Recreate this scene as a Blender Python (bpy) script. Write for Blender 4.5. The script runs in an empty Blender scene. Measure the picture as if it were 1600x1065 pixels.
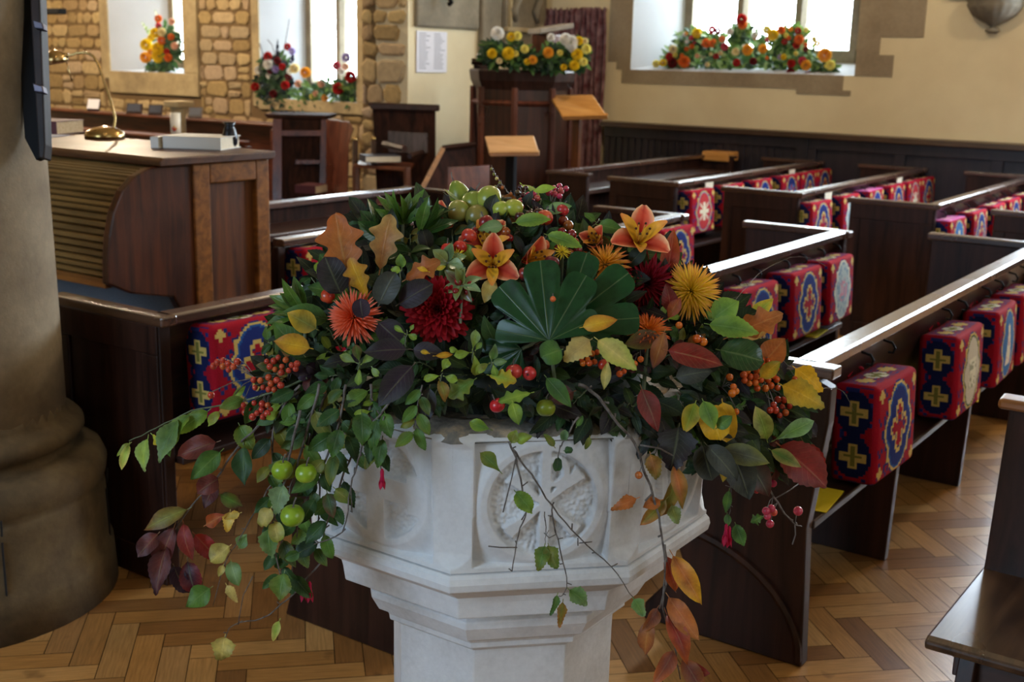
import bpy, math, random
from math import sin, cos, pi, radians, sqrt, atan2
from mathutils import Vector, Matrix, noise
SC = bpy.context.scene
COL = SC.collection
# ---------------------------------------------------------------- camera
FPX = 1854.64
RV = Vector((.57237, -.81965, .02388)); UV = Vector((.17473, .15037, .97307)); TV = Vector((-.80116, -.55278, .22929))
CAM = Vector((0, 0, 1.6))
cd = bpy.data.cameras.new('camera'); cam = bpy.data.objects.new('camera', cd); COL.objects.link(cam)
cam.matrix_world = Matrix(((RV.x, UV.x, TV.x, 0), (RV.y, UV.y, TV.y, 0), (RV.z, UV.z, TV.z, 1.6), (0, 0, 0, 1)))
cd.sensor_width = 36; cd.lens = FPX * 36 / 1600; cd.clip_start = .05
cd.dof.use_dof = True; cd.dof.focus_distance = 1.95; cd.dof.aperture_fstop = 7.5
SC.camera = cam
# ---------------------------------------------------------------- colour management, sky, daylight and lamps
vs = SC.view_settings; vs.view_transform = 'Standard'; vs.look = 'None'; vs.gamma = 1; vs.use_curve_mapping = False
vs.exposure = 0.5
wd = bpy.data.worlds.new('sky'); SC.world = wd; wd.use_nodes = True
bg = wd.node_tree.nodes['Background']; bg.inputs[0].default_value = (.86, .93, 1, 1); bg.inputs[1].default_value = 23
def area(name, loc, rot, sx, sy, power, col, portal=False):
    l = bpy.data.lights.new(name, 'AREA'); l.shape = 'RECTANGLE'; l.size = sx; l.size_y = sy; l.energy = power; l.color = col
    o = bpy.data.objects.new(name, l); COL.objects.link(o); o.location = loc; o.rotation_euler = rot
    if portal: l.cycles.is_portal = True
    return o
DAY = (.68, .83, 1.0)
# daylight through the church's other windows (north aisle, west end, south wall behind and to the right of the view)
area('north_window_daylight', (-4.7, 2.6, 3.0), (0, radians(-90), 0), 2.6, 2.4, 175, (.50, .73, 1.0))
area('west_window_daylight', (1.2, -4.7, 3.2), (radians(90), 0, 0), 3.0, 2.8, 60, DAY)
area('south_window_daylight', (9.95, .8, 2.45), (0, radians(90), 0), 1.9, 2.1, 230, DAY)
for y, z, w, h in ((4.45, 2.5, 1.7, 1.8), (9.7, 2.3, 1.0, 2.0), (12.25, 2.4, .8, 1.9)):
    area('window_sky_portal', (10.62, y, z), (0, radians(90), 0), h, w + .3, 1, DAY, True)
def lamp(name, loc, e, r=.12, col=(1, .8, .56)):
    l = bpy.data.lights.new(name, 'POINT'); l.energy = e; l.color = col; l.shadow_soft_size = r
    o = bpy.data.objects.new(name, l); COL.objects.link(o); o.location = loc
lamp('chancel_pendant_light', (6.6, 12.8, 3.4), 330)
lamp('chancel_pendant_light', (7.0, 9.4, 3.4), 170)
lamp('nave_pendant_light', (6.6, 3.2, 4.3), 105)
lamp('nave_pendant_light', (7.4, -.2, 4.3), 105)
lamp('nave_pendant_light', (2.2, 2.6, 4.2), 30)

# ================================================================ helpers
def hexc(h):
    h = h.lstrip('#'); v = [int(h[i:i + 2], 16) / 255 for i in (0, 2, 4)]
    return tuple((x / 12.92 if x <= .04045 else ((x + .055) / 1.055) ** 2.4) for x in v)
def mixc(a, b, t): return tuple(a[i] * (1 - t) + b[i] * t for i in range(3))
def W(px, py, d):
    'a point of the place: direction read off the survey photograph, depth d in metres along the view'
    x = (px - 800) / FPX * d; y = -(py - 532.5) / FPX * d
    return CAM + RV * x + UV * y - TV * d
class MB:
    def __init__(s): s.v = []; s.f = []; s.c = []; s.uv = []; s.mi = []; s.col = (1, 1, 1); s.m = 0
    def vert(s, p, uv=(0, 0), c=None):
        s.v.append(tuple(p)); s.uv.append(uv); s.c.append(tuple(c or s.col)); return len(s.v) - 1
    def face(s, ids): s.f.append(tuple(ids)); s.mi.append(s.m)
    def quad(s, a, b, c, d, col=None):
        i = [s.vert(p, u, col) for p, u in zip((a, b, c, d), ((0, 0), (1, 0), (1, 1), (0, 1)))]; s.face(i)
    def box(s, lo, hi, M=None):
        x0, y0, z0 = lo; x1, y1, z1 = hi
        P = [(x0, y0, z0), (x1, y0, z0), (x1, y1, z0), (x0, y1, z0), (x0, y0, z1), (x1, y0, z1), (x1, y1, z1), (x0, y1, z1)]
        i = [s.vert(M @ Vector(p) if M else p) for p in P]
        for f in ((0, 3, 2, 1), (4, 5, 6, 7), (0, 1, 5, 4), (1, 2, 6, 5), (2, 3, 7, 6), (3, 0, 4, 7)): s.face([i[k] for k in f])
        return s
    def prism(s, poly, axis, a, b):
        'polygon (list of 2d points) extruded along axis from a to b; plane order: x:(y,z) y:(x,z) z:(x,y)'
        def P(q, t): return (t, q[0], q[1]) if axis == 'x' else (q[0], t, q[1]) if axis == 'y' else (q[0], q[1], t)
        A = [s.vert(P(q, a)) for q in poly]; B = [s.vert(P(q, b)) for q in poly]; n = len(poly)
        s.face(A[::-1]); s.face(B)
        for k in range(n): s.face((A[k], A[(k + 1) % n], B[(k + 1) % n], B[k]))
        return s
    def tube(s, pts, r, seg=6, cap=True):
        pts = [Vector(p) for p in pts]; n = len(pts)
        rr = r if isinstance(r, (list, tuple)) else [r] * n
        prev = None; rings = []
        for i, p in enumerate(pts):
            t = (pts[min(i + 1, n - 1)] - pts[max(i - 1, 0)])
            t = t.normalized() if t.length > 1e-9 else Vector((0, 0, 1))
            if prev is None:
                a = Vector((0, 0, 1)) if abs(t.z) < .9 else Vector((1, 0, 0)); u = t.cross(a).normalized()
            else:
                u = (prev - t * prev.dot(t)); u = u.normalized() if u.length > 1e-6 else t.orthogonal().normalized()
            prev = u; w = t.cross(u)
            rings.append([s.vert(p + (u * cos(2 * pi * k / seg) + w * sin(2 * pi * k / seg)) * rr[i], (k / seg, i / n)) for k in range(seg)])
        for i in range(n - 1):
            for k in range(seg): s.face((rings[i][k], rings[i][(k + 1) % seg], rings[i + 1][(k + 1) % seg], rings[i + 1][k]))
        if cap: s.face(rings[0][::-1]); s.face(rings[-1])
        return s
    def lathe(s, prof, c=(0, 0, 0), seg=24, M=None, wob=None, a0=0):
        c = Vector(c); rings = []
        for j, (r, z) in enumerate(prof):
            ring = []
            for k in range(seg):
                a = a0 + 2 * pi * k / seg; q = r * (wob(a, j) if wob else 1)
                p = Vector((q * cos(a), q * sin(a), z)); ring.append(s.vert((M @ p if M else p) + c, (k / seg, j / (len(prof) - 1))))
            rings.append(ring)
        for j in range(len(prof) - 1):
            for k in range(seg): s.face((rings[j][k], rings[j][(k + 1) % seg], rings[j + 1][(k + 1) % seg], rings[j + 1][k]))
        if prof[0][0] > 1e-5: s.face(rings[0][::-1])
        if prof[-1][0] > 1e-5: s.face(rings[-1])
        return s
    def ball(s, c, r, seg=8, rings=5, sq=1):
        return s.lathe([(max(1e-6, r * sin(pi * j / rings)), -r * cos(pi * j / rings) * sq) for j in range(rings + 1)], c, seg)
def link_mesh(mb, name, mat, parent=None, smooth=False, bevel=0, loc=None, subsurf=0):
    me = bpy.data.meshes.new(name)
    off = Vector(parent.get('_o', (0, 0, 0))) if parent else (Vector(loc) if loc is not None else Vector((0, 0, 0)))
    me.from_pydata([tuple(Vector(v) - off) for v in mb.v], [], mb.f)
    uvl = me.uv_layers.new(name='UVMap'); ca = me.color_attributes.new('Col', 'FLOAT_COLOR', 'POINT')
    vi = [0] * len(me.loops); me.loops.foreach_get('vertex_index', vi)
    uvl.data.foreach_set('uv', [q for i in vi for q in mb.uv[i]])
    ca.data.foreach_set('color', [q for c in mb.c for q in (c[0], c[1], c[2], 1)])
    for m in (mat if isinstance(mat, (list, tuple)) else [mat]): me.materials.append(m)
    me.polygons.foreach_set('material_index', mb.mi)
    me.polygons.foreach_set('use_smooth', [smooth] * len(mb.f)); me.update()
    o = bpy.data.objects.new(name, me); COL.objects.link(o)
    if parent: o.parent = parent
    elif loc is not None: o.location = off
    if bevel:
        b = o.modifiers.new('edge', 'BEVEL'); b.width = bevel; b.segments = 2; b.limit_method = 'ANGLE'; b.angle_limit = radians(40)
    if subsurf:
        b = o.modifiers.new('sub', 'SUBSURF'); b.levels = b.render_levels = subsurf
    return o
def tag(o, label, cat, group=None):
    o['label'] = label; o['category'] = cat
    if group: o['group'] = group
    return o
def thing(name, label, cat, loc, group=None):
    o = bpy.data.objects.new(name, None); COL.objects.link(o); o.location = loc; o.empty_display_size = .05
    o['_o'] = tuple(loc); return tag(o, label, cat, group)
def struct(name, mb, mat, **k):
    o = link_mesh(mb, name, mat, **k); o['kind'] = 'structure'; return o
def sub(name, mb, mat, parent, top, **k):
    'a sub-part: its parent is a mesh part whose own origin sits at the thing'
    o = link_mesh(mb, name, mat, top, **k); o.parent = parent; return o
def dup(root, loc, label, rz=None, scale=None, group=None, rot=None):
    r = root.copy(); COL.objects.link(r); r.location = loc; r['label'] = label
    if rz is not None: r.rotation_euler = (0, 0, rz)
    if rot is not None: r.rotation_euler = rot
    if scale is not None: r.scale = scale if isinstance(scale, (tuple, list)) else (scale,) * 3
    if group: r['group'] = group
    for ch in list(root.children):
        c = ch.copy(); COL.objects.link(c); c.parent = r
        for g in ch.children:
            d = g.copy(); COL.objects.link(d); d.parent = c
    return r
# ---------------------------------------------------------------- materials
def new_mat(name):
    m = bpy.data.materials.new(name); m.use_nodes = True; nt = m.node_tree
    return m, nt, nt.nodes, nt.links, nt.nodes['Principled BSDF']
def nz(n, l, scale, detail=4, vec=None, rough=.55, dist=0):
    t = n.new('ShaderNodeTexNoise'); t.inputs['Scale'].default_value = scale; t.inputs['Detail'].default_value = detail
    t.inputs['Roughness'].default_value = rough; t.inputs['Distortion'].default_value = dist
    if vec is not None: l.new(vec, t.inputs['Vector'])
    return t
def ramp(n, l, fac, stops):
    r = n.new('ShaderNodeValToRGB'); e = r.color_ramp.elements
    while len(e) < len(stops): e.new(.5)
    for k, (p, c) in enumerate(stops): e[k].position = p; e[k].color = (*c, 1)
    l.new(fac, r.inputs[0]); return r
def coords(n, l, scale=(1, 1, 1), rot=(0, 0, 0), kind='Object'):
    tc = n.new('ShaderNodeTexCoord'); mp = n.new('ShaderNodeMapping'); mp.inputs['Scale'].default_value = scale
    mp.inputs['Rotation'].default_value = rot; l.new(tc.outputs[kind], mp.inputs[0]); return mp.outputs[0]
def bump(n, l, b, h, strength=.3, dist=.01):
    bp = n.new('ShaderNodeBump'); bp.inputs['Strength'].default_value = strength; bp.inputs['Distance'].default_value = dist
    l.new(h, bp.inputs['Height']); l.new(bp.outputs[0], b.inputs['Normal'])
def simple(name, col, rough=.5, metal=0, spec=.5, var=.0, vscale=20, bmp=0, sheen=0):
    m, nt, n, l, b = new_mat(name); b.inputs['Roughness'].default_value = rough; b.inputs['Metallic'].default_value = metal
    b.inputs['Specular IOR Level'].default_value = spec
    t = nz(n, l, vscale, 5, coords(n, l))
    r = ramp(n, l, t.outputs[0], [(.3, mixc(col, (0, 0, 0), var)), (.7, mixc(col, (1, 1, 1), var * .35))]); l.new(r.outputs[0], b.inputs['Base Color'])
    if bmp: bump(n, l, b, t.outputs[0], bmp, .004)
    if sheen: b.inputs['Sheen Weight'].default_value = sheen
    return m
def wood(name, dark, light, rough=.35, axis=0, sc=1, coat=0, spec=.5, bmp=.12):
    m, nt, n, l, b = new_mat(name)
    s = [22 * sc] * 3; s[axis] = 1.6 * sc
    v = coords(n, l, tuple(s)); t = nz(n, l, 1.0, 6, v, .62, .6)
    t2 = nz(n, l, 2.2, 3, coords(n, l))
    mx = n.new('ShaderNodeMath'); mx.operation = 'MULTIPLY_ADD'; mx.inputs[1].default_value = .35; l.new(t2.outputs[0], mx.inputs[0]); l.new(t.outputs[0], mx.inputs[2])
    r = ramp(n, l, mx.outputs[0], [(.5, dark), (.85, light)]); l.new(r.outputs[0], b.inputs['Base Color'])
    rr = n.new('ShaderNodeMath'); rr.operation = 'MULTIPLY_ADD'; rr.inputs[1].default_value = .25; rr.inputs[2].default_value = rough - .12
    l.new(t2.outputs[0], rr.inputs[0]); l.new(rr.outputs[0], b.inputs['Roughness'])
    b.inputs['Specular IOR Level'].default_value = spec; b.inputs['Coat Weight'].default_value = coat; b.inputs['Coat Roughness'].default_value = .26
    bump(n, l, b, t.outputs[0], bmp, .002); return m
D1, D2 = hexc('1c0f0b'), hexc('3a2118')
M_PEWX = wood('pew_wood_along_x', D1, D2, .4, 0, spec=.3)
M_PEWZ = wood('pew_wood_upright', D1, hexc('3c2219'), .42, 2, spec=.25)
M_PEWY = wood('pew_wood_along_y', D1, D2, .34, 1)
M_RAIL = wood('polished_rail_wood', hexc('2c1911'), hexc('523425'), .26, 0, coat=1, bmp=.03)
M_RAILY = wood('polished_cap_wood', hexc('2c1911'), hexc('523425'), .26, 1, coat=1, bmp=.03)
M_OAK = wood('brown_oak', hexc('361a09'), hexc('6e3c15'), .38, 2, 1.3)
M_OAKX = wood('brown_oak_along', hexc('5a3212'), hexc('96602a'), .33, 1, 1.2)
M_TAMB = wood('tambour_oak', hexc('4c3718'), hexc('7c5d30'), .4, 1, 1)
M_LIGHTW = wood('honey_wood', hexc('b87a36'), hexc('dca35c'), .3, 1, .8, coat=.3)
M_BEECH = wood('beech_wood', hexc('b98d62'), hexc('d8ae80'), .35, 1, .8)
M_MATTE = wood('matte_dark_wood', hexc('1a0e09'), hexc('3a2016'), .7, 2, spec=.08)
M_DADO = wood('dado_wood', hexc('14121a'), hexc('2a2126'), .38, 2)
M_DADOCAP = wood('dado_cap_wood', hexc('26170f'), hexc('47301f'), .3, 1)
M_CHOIR = wood('choir_wood', hexc('3c1c12'), hexc('6e3a22'), .35, 1)
M_RED_WOOD = wood('reddish_mahogany', hexc('3c1a12'), hexc('6c3a28'), .3, 2)
def stone(name, a, b_, c, rough=.8, sc=6, bmp=.35, fine=60):
    m, nt, n, l, b = new_mat(name); v = coords(n, l); t = nz(n, l, sc, 8, v, .6); f = nz(n, l, fine, 4, v, .6)
    r = ramp(n, l, t.outputs[0], [(.3, a), (.52, b_), (.72, c)])
    mx = n.new('ShaderNodeMix'); mx.data_type = 'RGBA'; mx.blend_type = 'OVERLAY'; mx.inputs[0].default_value = .22
    l.new(r.outputs[0], mx.inputs[6]); l.new(f.outputs[0], mx.inputs[7]); l.new(mx.outputs[2], b.inputs['Base Color'])
    b.inputs['Roughness'].default_value = rough; bump(n, l, b, f.outputs[0], bmp, .003); return m
M_FONT = stone('font_stone', hexc('b4b3b2'), hexc('cfcfd0'), hexc('dcdee0'), .72, 4, .18, 90)
M_FONTRIM = stone('worn_rim_stone', hexc('3b3936'), hexc('7c766c'), hexc('c6ab86'), .9, 26, .8, 70)
M_COLUMN = stone('column_stone', hexc('63543f'), hexc('7f7059'), hexc('92846c'), .85, 4, .4, 50)
M_COLBASE = stone('column_base_stone', hexc('40331f'), hexc('63533a'), hexc('786848'), .85, 5, .5, 45)
M_DRESSED = stone('dressed_stone', hexc('8c7a5c'), hexc('a8946e'), hexc('b9a67f'), .9, 3, .3, 30)
M_GREYST = stone('grey_wall_stone', hexc('6b6252'), hexc('7f7461'), hexc('958a76'), .9, 3, .4, 30)
M_QUOIN = stone('window_quoin_stone', hexc('7d6c56'), hexc('8f7f68'), hexc('9c8d76'), .9, 2, .3, 30)
def plaster(name, col, col2, bmp=.25):
    m, nt, n, l, b = new_mat(name); v = coords(n, l); t = nz(n, l, 1.4, 6, v); f = nz(n, l, 35, 5, v)
    r = ramp(n, l, t.outputs[0], [(.35, col2), (.65, col)]); l.new(r.outputs[0], b.inputs['Base Color']); b.inputs['Roughness'].default_value = .9
    bump(n, l, b, f.outputs[0], bmp, .006); return m
M_PLASTER = plaster('cream_plaster', hexc('ddceaa'), hexc('d0bf9b'))
M_WHITE = plaster('limewashed_reveal', hexc('b2b4b8'), hexc('a8aaae'), .12)
M_CEIL = plaster('ceiling_plaster', hexc('b9a888'), hexc('a89878'))
M_MORTAR = plaster('brown_mortar', hexc('79613f'), hexc('6a5234'), .5)
M_CARPET = simple('blue_grey_carpet', hexc('3a4452'), .95, var=.3, vscale=300, bmp=.4)
M_CURTAIN = simple('crimson_velvet', hexc('62081a'), .85, var=.4, vscale=14, sheen=.1)
M_BRASS = simple('aged_brass', hexc('a8894e'), .22, 1, var=.2)
M_BLACK = simple('black_iron', hexc('121214'), .7, .0, spec=.15)
M_LEAD = simple('lead_came', hexc('4a4a4c'), .6, .4)
M_PAPER = simple('white_paper', hexc('d9d6dc'), .8, var=.05)
M_YPAPER = simple('yellow_paper', hexc('f0d81c'), .7, var=.06)
M_CREAMP = simple('page_edges', hexc('d8cdb4'), .8, var=.2, vscale=120)
M_BCOVER = simple('dark_blue_cover', hexc('1a2238'), .5)
M_WCOVER = simple('white_cover', hexc('cfcfcb'), .45)
M_RCOVER = simple('maroon_cover', hexc('4a1620'), .6)
M_CANDLE = simple('candle_wax', hexc('e6dcc8'), .5)
M_INK = simple('grey_ink', hexc('8f8c94'), .8)
M_STEM = simple('green_stem', hexc('4a5a2c'), .6, var=.3, vscale=40)
M_TWIG = simple('brown_twig', hexc('4b3c30'), .75, var=.35, vscale=90, bmp=.4)
M_FOAM = simple('dark_green_foam', hexc('1c2a1a'), .95, var=.3)
def vcol(name, rough=.5, spec=.4, var=.15, vscale=30, sub_=0, bmp=.1, trans=0):
    m, nt, n, l, b = new_mat(name); a = n.new('ShaderNodeAttribute'); a.attribute_name = 'Col'
    t = nz(n, l, vscale, 5, coords(n, l)); r = ramp(n, l, t.outputs[0], [(.3, (1 - var,) * 3), (.7, (1, 1, 1))])
    mx = n.new('ShaderNodeMix'); mx.data_type = 'RGBA'; mx.blend_type = 'MULTIPLY'; mx.inputs[0].default_value = 1
    l.new(a.outputs['Color'], mx.inputs[6]); l.new(r.outputs[0], mx.inputs[7]); l.new(mx.outputs[2], b.inputs['Base Color'])
    b.inputs['Roughness'].default_value = rough; b.inputs['Specular IOR Level'].default_value = spec
    if sub_: b.inputs['Subsurface Weight'].default_value = sub_; b.inputs['Subsurface Radius'].default_value = (.004, .002, .001)
    bump(n, l, b, t.outputs[0], bmp, .003)
    if trans:
        tr = n.new('ShaderNodeBsdfTranslucent'); ms = n.new('ShaderNodeMixShader'); ms.inputs[0].default_value = trans
        l.new(mx.outputs[2], tr.inputs[0]); l.new(b.outputs[0], ms.inputs[1]); l.new(tr.outputs[0], ms.inputs[2])
        l.new(ms.outputs[0], n['Material Output'].inputs[0])
    return m
def leafmat(name, rough, spec, vein=.5, side=.55):
    m, nt, n, l, b = new_mat(name); a = n.new('ShaderNodeAttribute'); a.attribute_name = 'Col'
    uv = n.new('ShaderNodeUVMap'); sx = n.new('ShaderNodeSeparateXYZ'); l.new(uv.outputs[0], sx.inputs[0])
    ab = n.new('ShaderNodeMath'); ab.operation = 'ABSOLUTE'; l.new(sx.outputs[0], ab.inputs[0])
    mid = n.new('ShaderNodeMapRange'); mid.inputs[1].default_value = .02; mid.inputs[2].default_value = .09; mid.inputs[3].default_value = 1; mid.inputs[4].default_value = 0; l.new(ab.outputs[0], mid.inputs[0])
    # side veins: stripes of (v*9 - |u|*2.2)
    k1 = n.new('ShaderNodeMath'); k1.operation = 'MULTIPLY'; k1.inputs[1].default_value = 9; l.new(sx.outputs[1], k1.inputs[0])
    k2 = n.new('ShaderNodeMath'); k2.operation = 'MULTIPLY_ADD'; k2.inputs[1].default_value = -2.2; l.new(ab.outputs[0], k2.inputs[0]); l.new(k1.outputs[0], k2.inputs[2])
    fr = n.new('ShaderNodeMath'); fr.operation = 'FRACT'; l.new(k2.outputs[0], fr.inputs[0])
    sv = n.new('ShaderNodeMapRange'); sv.inputs[1].default_value = 0; sv.inputs[2].default_value = .12; sv.inputs[3].default_value = side; sv.inputs[4].default_value = 0; l.new(fr.outputs[0], sv.inputs[0])
    mx0 = n.new('ShaderNodeMath'); mx0.operation = 'MAXIMUM'; l.new(mid.outputs[0], mx0.inputs[0]); l.new(sv.outputs[0], mx0.inputs[1])
    vs_ = n.new('ShaderNodeMath'); vs_.operation = 'MULTIPLY'; vs_.inputs[1].default_value = vein; l.new(mx0.outputs[0], vs_.inputs[0])
    t = nz(n, l, 38, 6, coords(n, l), .65); r = ramp(n, l, t.outputs[0], [(.3, (.42, .38, .3)), (.48, (.85, .85, .8)), (.62, (1.1, 1.08, .95))])
    m1 = n.new('ShaderNodeMix'); m1.data_type = 'RGBA'; m1.blend_type = 'MULTIPLY'; m1.inputs[0].default_value = .8
    l.new(a.outputs['Color'], m1.inputs[6]); l.new(r.outputs[0], m1.inputs[7])
    br = n.new('ShaderNodeMix'); br.data_type = 'RGBA'; br.blend_type = 'ADD'; br.inputs[7].default_value = (.16, .17, .07, 1)
    l.new(vs_.outputs[0], br.inputs[0]); l.new(m1.outputs[2], br.inputs[6]); l.new(br.outputs[2], b.inputs['Base Color'])
    b.inputs['Roughness'].default_value = rough; b.inputs['Specular IOR Level'].default_value = spec
    bump(n, l, b, mx0.outputs[0], .35, .0015)
    tr = n.new('ShaderNodeBsdfTranslucent'); ms = n.new('ShaderNodeMixShader'); ms.inputs[0].default_value = .22
    l.new(br.outputs[2], tr.inputs[0]); l.new(b.outputs[0], ms.inputs[1]); l.new(tr.outputs[0], ms.inputs[2]); l.new(ms.outputs[0], n['Material Output'].inputs[0])
    return m
M_LEAF = leafmat('leaf_surface', .5, .35, .3)
M_GLOSSLEAF = leafmat('glossy_leaf_surface', .24, .55, .45)
M_FATSIA = leafmat('fatsia_surface', .34, .4, .45, 0)
M_PETAL = vcol('petal', .6, .25, .12, 60, trans=.2)
M_FRUIT = vcol('fruit_skin', .28, .5, .22, 22, sub_=.08, bmp=.03)
M_BERRY = vcol('berry_skin', .2, .55, .2, 60)
M_WOOL = vcol('woollen_cross_stitch', .95, .1, .22, 260, bmp=.5)
M_FLOORW = None
def floor_mat():
    m, nt, n, l, b = new_mat('parquet_pine'); a = n.new('ShaderNodeAttribute'); a.attribute_name = 'Col'
    uv = n.new('ShaderNodeUVMap'); mp = n.new('ShaderNodeMapping'); mp.inputs['Scale'].default_value = (3, 50, 1); l.new(uv.outputs[0], mp.inputs[0])
    t = nz(n, l, 1, 5, mp.outputs[0], .6, .4); k = nz(n, l, 9, 2, coords(n, l), .5)
    r = ramp(n, l, t.outputs[0], [(.3, (.62, .6, .55)), (.65, (1, 1, 1))])
    kr = ramp(n, l, k.outputs[0], [(.2, (.25, .2, .18)), (.31, (1, 1, 1))])
    m1 = n.new('ShaderNodeMix'); m1.data_type = 'RGBA'; m1.blend_type = 'MULTIPLY'; m1.inputs[0].default_value = 1
    m2 = n.new('ShaderNodeMix'); m2.data_type = 'RGBA'; m2.blend_type = 'MULTIPLY'; m2.inputs[0].default_value = .85
    l.new(a.outputs['Color'], m1.inputs[6]); l.new(r.outputs[0], m1.inputs[7]); l.new(m1.outputs[2], m2.inputs[6]); l.new(kr.outputs[0], m2.inputs[7])
    l.new(m2.outputs[2], b.inputs['Base Color']); b.inputs['Roughness'].default_value = .32; b.inputs['Coat Weight'].default_value = .25; b.inputs['Coat Roughness'].default_value = .25
    bump(n, l, b, t.outputs[0], .08, .001); return m
def glass_mat():
    m, nt, n, l, b = new_mat('old_window_glass'); tr = n.new('ShaderNodeBsdfTransparent'); tr.inputs[0].default_value = (.93, .97, .97, 1)
    gl = n.new('ShaderNodeBsdfGlossy'); gl.inputs[1].default_value = .1; ms = n.new('ShaderNodeMixShader'); ms.inputs[0].default_value = .06
    l.new(tr.outputs[0], ms.inputs[1]); l.new(gl.outputs[0], ms.inputs[2]); l.new(ms.outputs[0], n['Material Output'].inputs[0]); return m
M_GLASS = glass_mat()

# ================================================================ room
random.seed(4)
# floor: herringbone parquet laid at 45 degrees to the pews, each block a quad with its own tone
w = .078; NB = 4; mb = MB(); g = .0012
tones = [hexc(x) for x in ('b4844a', 'a2723c', 'c09258', '8e6234', 'c49a62', '9a7044', 'ac7c44', 'b8884e', '80562e')]
c45 = cos(pi / 4)
def rot45(p, q): return ((p - q) * c45, (p + q) * c45)
for a in range(-260, 300):
    for b_ in range(-45, 45):
        for kind in (0, 1):
            ox = a + b_ * NB; oy = a - b_ * NB
            if kind == 0: x0, y0, x1, y1 = ox, oy, ox + NB, oy + 1
            else: x0, y0, x1, y1 = ox, oy + 1, ox + 1, oy + 1 + NB
            cx, cy = rot45((x0 + x1) / 2 * w, (y0 + y1) / 2 * w)
            if not (-1 < cx < 9.85 and -2.2 < cy < 7.2): continue
            if cx * .80116 + cy * .55278 < .6: continue
            cc = mixc(random.choice(tones), random.choice(tones), random.random() * .6)
            P = [rot45(x0 * w + g, y0 * w + g), rot45(x1 * w - g, y0 * w + g), rot45(x1 * w - g, y1 * w - g), rot45(x0 * w + g, y1 * w - g)]
            r_ = random.random() * 7
            U = [(r_, 0), (r_ + 1, 0), (r_ + 1, .25), (r_, .25)] if kind == 0 else [(r_, .25), (r_, 0), (r_ + 1, 0), (r_ + 1, .25)]
            mb.face([mb.vert((p[0], p[1], 0), u, cc) for p, u in zip(P, U)])
struct('floor', mb, floor_mat())
mb = MB(); mb.box((-5, -5, -.2), (12, 18, -.004)); struct('floor', mb, simple('dark_joint_filler', hexc('24160c'), .8))
mb = MB(); mb.box((-5, -5, 6.4), (12, 18, 6.6)); struct('ceiling', mb, M_CEIL)

def wall_y(mb, x0, x1, y0, y1, z0, z1, holes):
    'wall slab running along y with rectangular openings'
    ys = sorted({y0, y1, *[h[0] for h in holes], *[h[1] for h in holes]})
    for a, b in zip(ys[:-1], ys[1:]):
        hs = [h for h in holes if h[0] <= a and h[1] >= b]
        z = z0
        for h in sorted(hs, key=lambda h: h[2]):
            mb.box((x0, a, z), (x1, b, h[2])); z = h[3]
        mb.box((x0, a, z), (x1, b, z1))
WS = (3.41, 5.51, 1.55, 3.4); WR = (-.3, 1.9, 1.55, 3.4); W1 = (8.91, 10.4, 1.12, 3.2); W0 = (11.71, 13.12, 1.36, 3.4)
mb = MB(); wall_y(mb, 9.8, 10.5, -5, 6.5, 0, 6.4, [WS, WR]); struct('wall_south', mb, M_PLASTER)
mb = MB(); wall_y(mb, 9.86, 10.5, 6.5, 17, 0, 6.4, [W1, W0]); struct('wall_chancel_south', mb, M_MORTAR)
mb = MB(); mb.box((7.8, 6.5, 0), (9.86, 6.85, 6.4)); struct('wall_east', mb, M_PLASTER)
mb = MB(); wall_y(mb, -5.2, -5, -5, 18, 0, 6.4, []); struct('wall_north', mb, M_PLASTER)
mb = MB(); mb.box((-5, -5.2, 0), (10.5, -5, 6.4)); struct('wall_west', mb, M_PLASTER)
mb = MB(); mb.box((-5, 17, 0), (10.5, 17.2, 6.4)); struct('wall_chancel_east', mb, M_PLASTER)
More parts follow.
